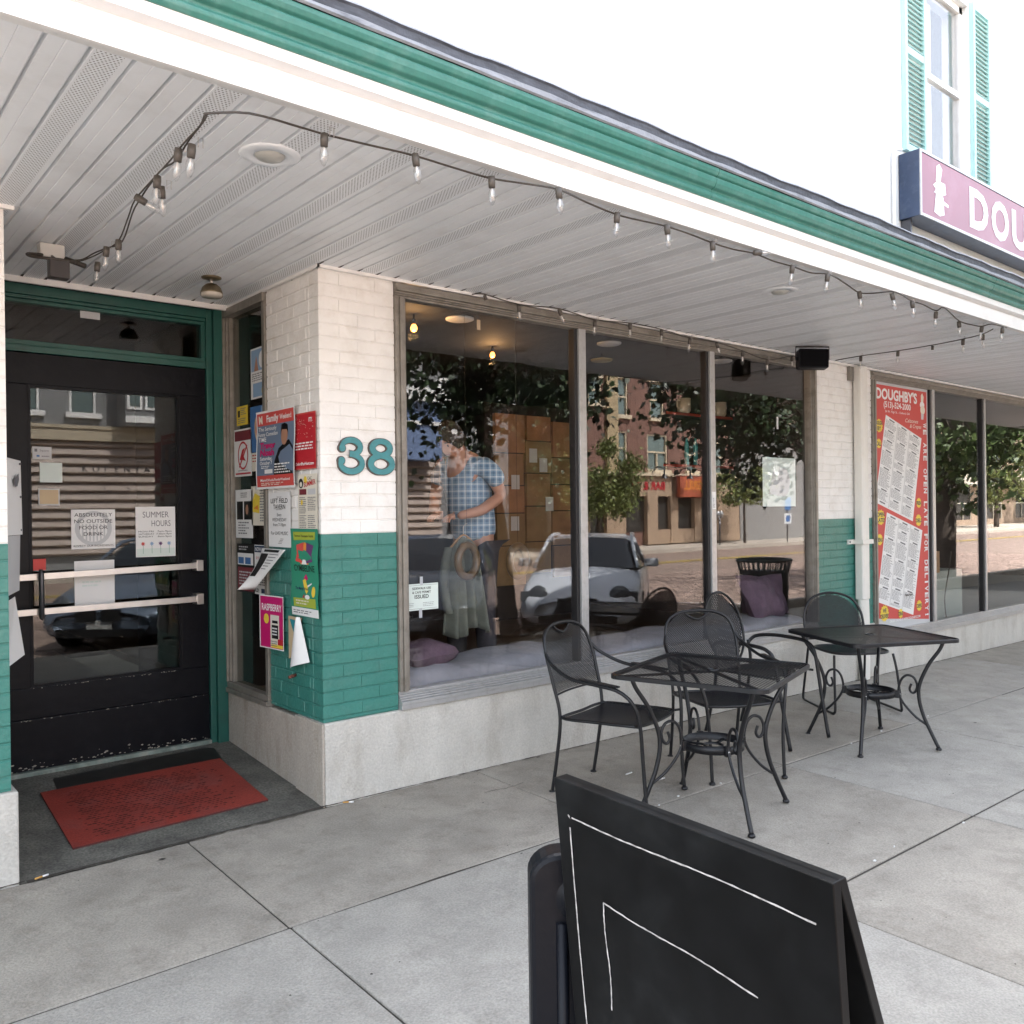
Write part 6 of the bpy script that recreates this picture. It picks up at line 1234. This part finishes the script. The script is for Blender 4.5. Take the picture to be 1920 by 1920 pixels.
tree('dark round tree standing between the pale gabled house and the red brick building', 23.4, -21.5, 4.2, 1.6, 1.4, 2.4, 5000, .2, leafd, .14, clusters=16, seed=6)
tree('leaning thick trunked kerbside tree mirrored in the right hand shop window', 20.4, -4.9, 4.9, 4.8, 2.8, 1.9, 8500, .17, mat('sunlit mid green leaves', (.075, .115, .03), .5, var=.3, vs=1.5, island=.45), .24, zb=-.3, clusters=26, seed=5, lean=.7, drop=1.2)  # leaf colour lightened to carry the sunlight on this tree
tree('small bright green tree on the far pavement, mirrored in the middle pane', 24.9, -20.2, 2.8, 1.9, 1.4, 1.25, 7500, .13, leafl, .09, clusters=16, seed=8)
tree('slim young tree on the far pavement in front of the grey building', 34.6, -20.2, 2.7, 2.1, 1.4, .8, 2600, .13, leafl, .06, clusters=14, seed=9)
for i, (x, y) in enumerate(((50, -20.5), (68, -22), (84, -22.5), (100, -22))):
    tree(['bright tree before the tan corner building across the street', 'nearest green tree before the long brown building', 'second green tree before the long brown building', 'farthest green tree before the long brown building'][i], x, y, 4.2, 3.4, 2.2, 2.0, 4200, .22, leafl, .14, clusters=20, seed=20 + i)

# ---- parked silver car (its reflection fills the middle of the window)
def car(label, x, y, rz, paint, z0, scale=1.):
    t = thing('parked_car', label, 'car', (x, y, z0), rz); t.scale = (scale,) * 3
    # local +Y forward; sections along Y: (y, halfwidth, zlow, zbelt, zroof or None, roof halfwidth)
    S = [(2.25, .62, .26, .52), (2.16, .80, .20, .60), (1.95, .87, .18, .70), (1.5, .90, .18, .83), (1.0, .905, .18, .90), (.85, .905, .18, .93), (.3, .91, .18, .95), (-.9, .91, .18, .96), (-1.5, .905, .18, .98), (-1.7, .90, .2, 1.0), (-2.1, .87, .22, .97), (-2.28, .78, .28, .80)]
    bb = B(); rings = []
    for y_, w_, zl, zb in S:
        rings.append([(0, y_, zl), (-w_ * .85, y_, zl), (-w_, y_, zl + .12), (-w_ * 1.0, y_, (zl + zb) / 2), (-w_ * .975, y_, zb - .10), (-w_ * .90, y_, zb - .02), (-w_ * .5, y_, zb + .03), (0, y_, zb + .045), (w_ * .5, y_, zb + .03), (w_ * .90, y_, zb - .02), (w_ * .975, y_, zb - .10), (w_, y_, (zl + zb) / 2), (w_, y_, zl + .12), (w_ * .85, y_, zl)])
    n = 14; vs = [p for r_ in rings for p in r_]; fs = [(i * n + k, i * n + (k + 1) % n, (i + 1) * n + (k + 1) % n, (i + 1) * n + k) for i in range(len(S) - 1) for k in range(n)] + [tuple(range(n)), tuple((len(S) - 1) * n + k for k in range(n))[::-1]]
    bb.add(vs, fs, paint, True); bb.build('body', t, sub=2)
    C_ = [(.95, .76, .93, .93), (.55, .74, .93, 1.14), (.10, .68, .93, 1.36), (-.35, .66, .93, 1.41), (-.9, .65, .93, 1.40), (-1.3, .66, .93, 1.28), (-1.85, .70, .93, .98)]
    bb = B(); vs = []
    for y_, w_, zl, zr in C_: vs += [(-.86 if zr > .95 else -.8, y_, .92), (-w_ - .04 * (zr < 1.2), y_, max(zr - .06, .93)), (-w_ * .82, y_, zr), (0, y_, zr + .025), (w_ * .82, y_, zr), (w_ + .04 * (zr < 1.2), y_, max(zr - .06, .93)), (.86 if zr > .95 else .8, y_, .92)]
    gm = mat('car glass', (.015, .018, .02), .04, spec=.8)
    n = 7
    for i in range(len(C_) - 1):
        for k in range(n - 1):
            isroof = k in (2, 3) and 2 <= i <= 4 or (k in (1, 4) and 2 <= i <= 4)
            bb.add([vs[i * n + k], vs[i * n + k + 1], vs[(i + 1) * n + k + 1], vs[(i + 1) * n + k]], [(0, 1, 2, 3)], paint if isroof else gm, True)
    bb.build('cabin', t)
    bb = B()
    for s in (-1, 1): bb.tube([(s * .80, .98, .95), (s * .73, .55, 1.17), (s * .665, .10, 1.385), (s * .655, -.35, 1.42), (s * .65, -.9, 1.41), (s * .66, -1.3, 1.29), (s * .72, -1.85, 1.0)], .03, paint, n=6); bb.tube([(s * .86, -.45, .94), (s * .67, -.4, 1.36)], .03, paint, n=6)
    bb.build('roof_pillar', t)
    for s in (-1, 1):
        bb = B(); bb.lathe([(0, .03), (.09, .03), (.15, .0), (.17, -.03)], (s * .60, 2.10, .60), mat('headlamp glass', (.10, .11, .12), .1, metal=.2), n=20, axis=(s * .35, .9, .25)); bb.obox((s * .66, 2.04, .60), (.17, -.05 * s * s, 0), (0, .03, 0), (0, -.02, .07), MATS['headlamp glass']); bb.build('headlight', t)
        bb = B(); bb.obox((s * 1.0, .62, 1.0), (.11, 0, 0), (0, .05, 0), (0, 0, .065), paint); bb.build('side_mirror', t, bevel=.03)
        for yw in (1.38, -1.38):
            bb = B(); bb.lathe([(.20, -.09), (.30, -.10), (.325, -.07), (.325, .07), (.30, .10), (.20, .09)], (s * .80, yw, .325), tyrem, n=32, axis=(s, 0, 0)); wt = bb.build('wheel', t)
            bb = B(); bb.lathe([(0, .06), (.06, .07), (.19, .05), (.205, .09)], (s * .80, yw, .325), alum, n=20, axis=(s, 0, 0)); bb.build('rim', wt)
    bb = B(); 
    for s in (-1, 1): bb.obox((s * .16, 2.285, .52), (.12, 0, 0), (0, .02, 0), (.0, 0, .075), mat('grille black', (.01, .01, .01), .5))
    bb.obox((0, 2.26, .30), (.55, 0, 0), (0, .03, 0), (0, 0, .05), MATS['grille black']); bb.build('grille', t)
    bb = B(); bb.obox((0, 2.27, .40), (.16, 0, 0), (0, .02, 0), (0, 0, .055), mat('number plate', (.5, .5, .48), .5)); bb.build('number_plate', t)
    bb = B(); bb.tube([(0, -.9, 1.41), (.0, -1.0, 1.62)], .008, ironm, n=5); bb.build('aerial', t)
    bb = B(); bb.obox((0, 2.2, .93), (.0, 0, 0), (0, 0, 0), (0, 0, 0), paint)
    return t
silver = mat('silver car paint', (.70, .73, .78), .3, metal=.1, coat=.5)
car('silver saloon parked nose in at the kerb, mirrored in the middle of the window', 10.1, -5.92, math.atan2(.77, .64), silver, -.30, .98)
car('grey blue car parked nose in at the kerb, mirrored in the door glass', 4.6, -7.1, math.atan2(.64, .77), mat('grey blue car paint', (.16, .20, .26), .25, metal=.5, coat=.6), -.30)
car('dark navy car parked between the silver and the grey blue cars', 7.85, -7.0, math.atan2(.70, .71), mat('navy car paint', (.02, .028, .045), .25, metal=.3, coat=.6), -.30)
# slatted litter bin at the kerb
t = thing('litter_bin', 'dark slatted litter bin at the kerb, mirrored in the right pane', 'bin', (10.35, -2.85, gz(10.3, -2.85)))
bb = B(); bb.lathe([(0, .02), (.27, .02), (.27, .80), (0, .80)], (0, 0, 0), ironm, n=28); bb.build('liner', t)
bb = B()
for k in range(30): a = 2 * math.pi * k / 30; bb.tube([(.30 * math.cos(a), .30 * math.sin(a), .03), (.31 * math.cos(a), .31 * math.sin(a), .75), (.36 * math.cos(a), .36 * math.sin(a), .93)], .012, mat('green iron', (.03, .05, .045), .5), n=5)
bb.build('slat', t)['kind'] = 'stuff'
bb = B(); bb.tube([(.36 * math.cos(a), .36 * math.sin(a), .94) for a in [2 * math.pi * k / 32 for k in range(32)]], .022, MATS['green iron'], closed=True); bb.tube([(.31 * math.cos(a), .31 * math.sin(a), .06) for a in [2 * math.pi * k / 32 for k in range(32)]], .016, MATS['green iron'], closed=True); bb.build('hoop', t)
# parking meter and accessible parking sign on the far side
t = thing('parking_meter', 'double headed parking meter on the far pavement', 'parking meter', (31.9, -19.6, -.15)); bb = B(); bb.tube([(0, 0, 0), (0, 0, 1.2)], .04, dsteel); bb.build('post', t)
for s in (-1, 1): bb = B(); bb.lathe([(0, 1.2), (.08, 1.2), (.10, 1.35), (.08, 1.48), (0, 1.52)], (s * .12, 0, 0), alum, n=14); bb.build('meter_head', t)
t = thing('parking_sign', 'blue accessible parking sign on a post across the street', 'sign', (37.2, -19.6, -.15)); bb = B(); bb.tube([(0, 0, 0), (0, 0, 2.1)], .03, dsteel); bb.build('post', t)
bb = B(); bb.box((-.25, .03, 1.5), (.25, .045, 2.1), pm('blue')); bb.build('blue_panel', t); bb = B(); bb.box((-.3, .03, .85), (.3, .045, 1.35), pm('white')); bb.box((-.18, .046, .95), (.18, .05, 1.25), pm('blue')); bb.build('white_panel', t)
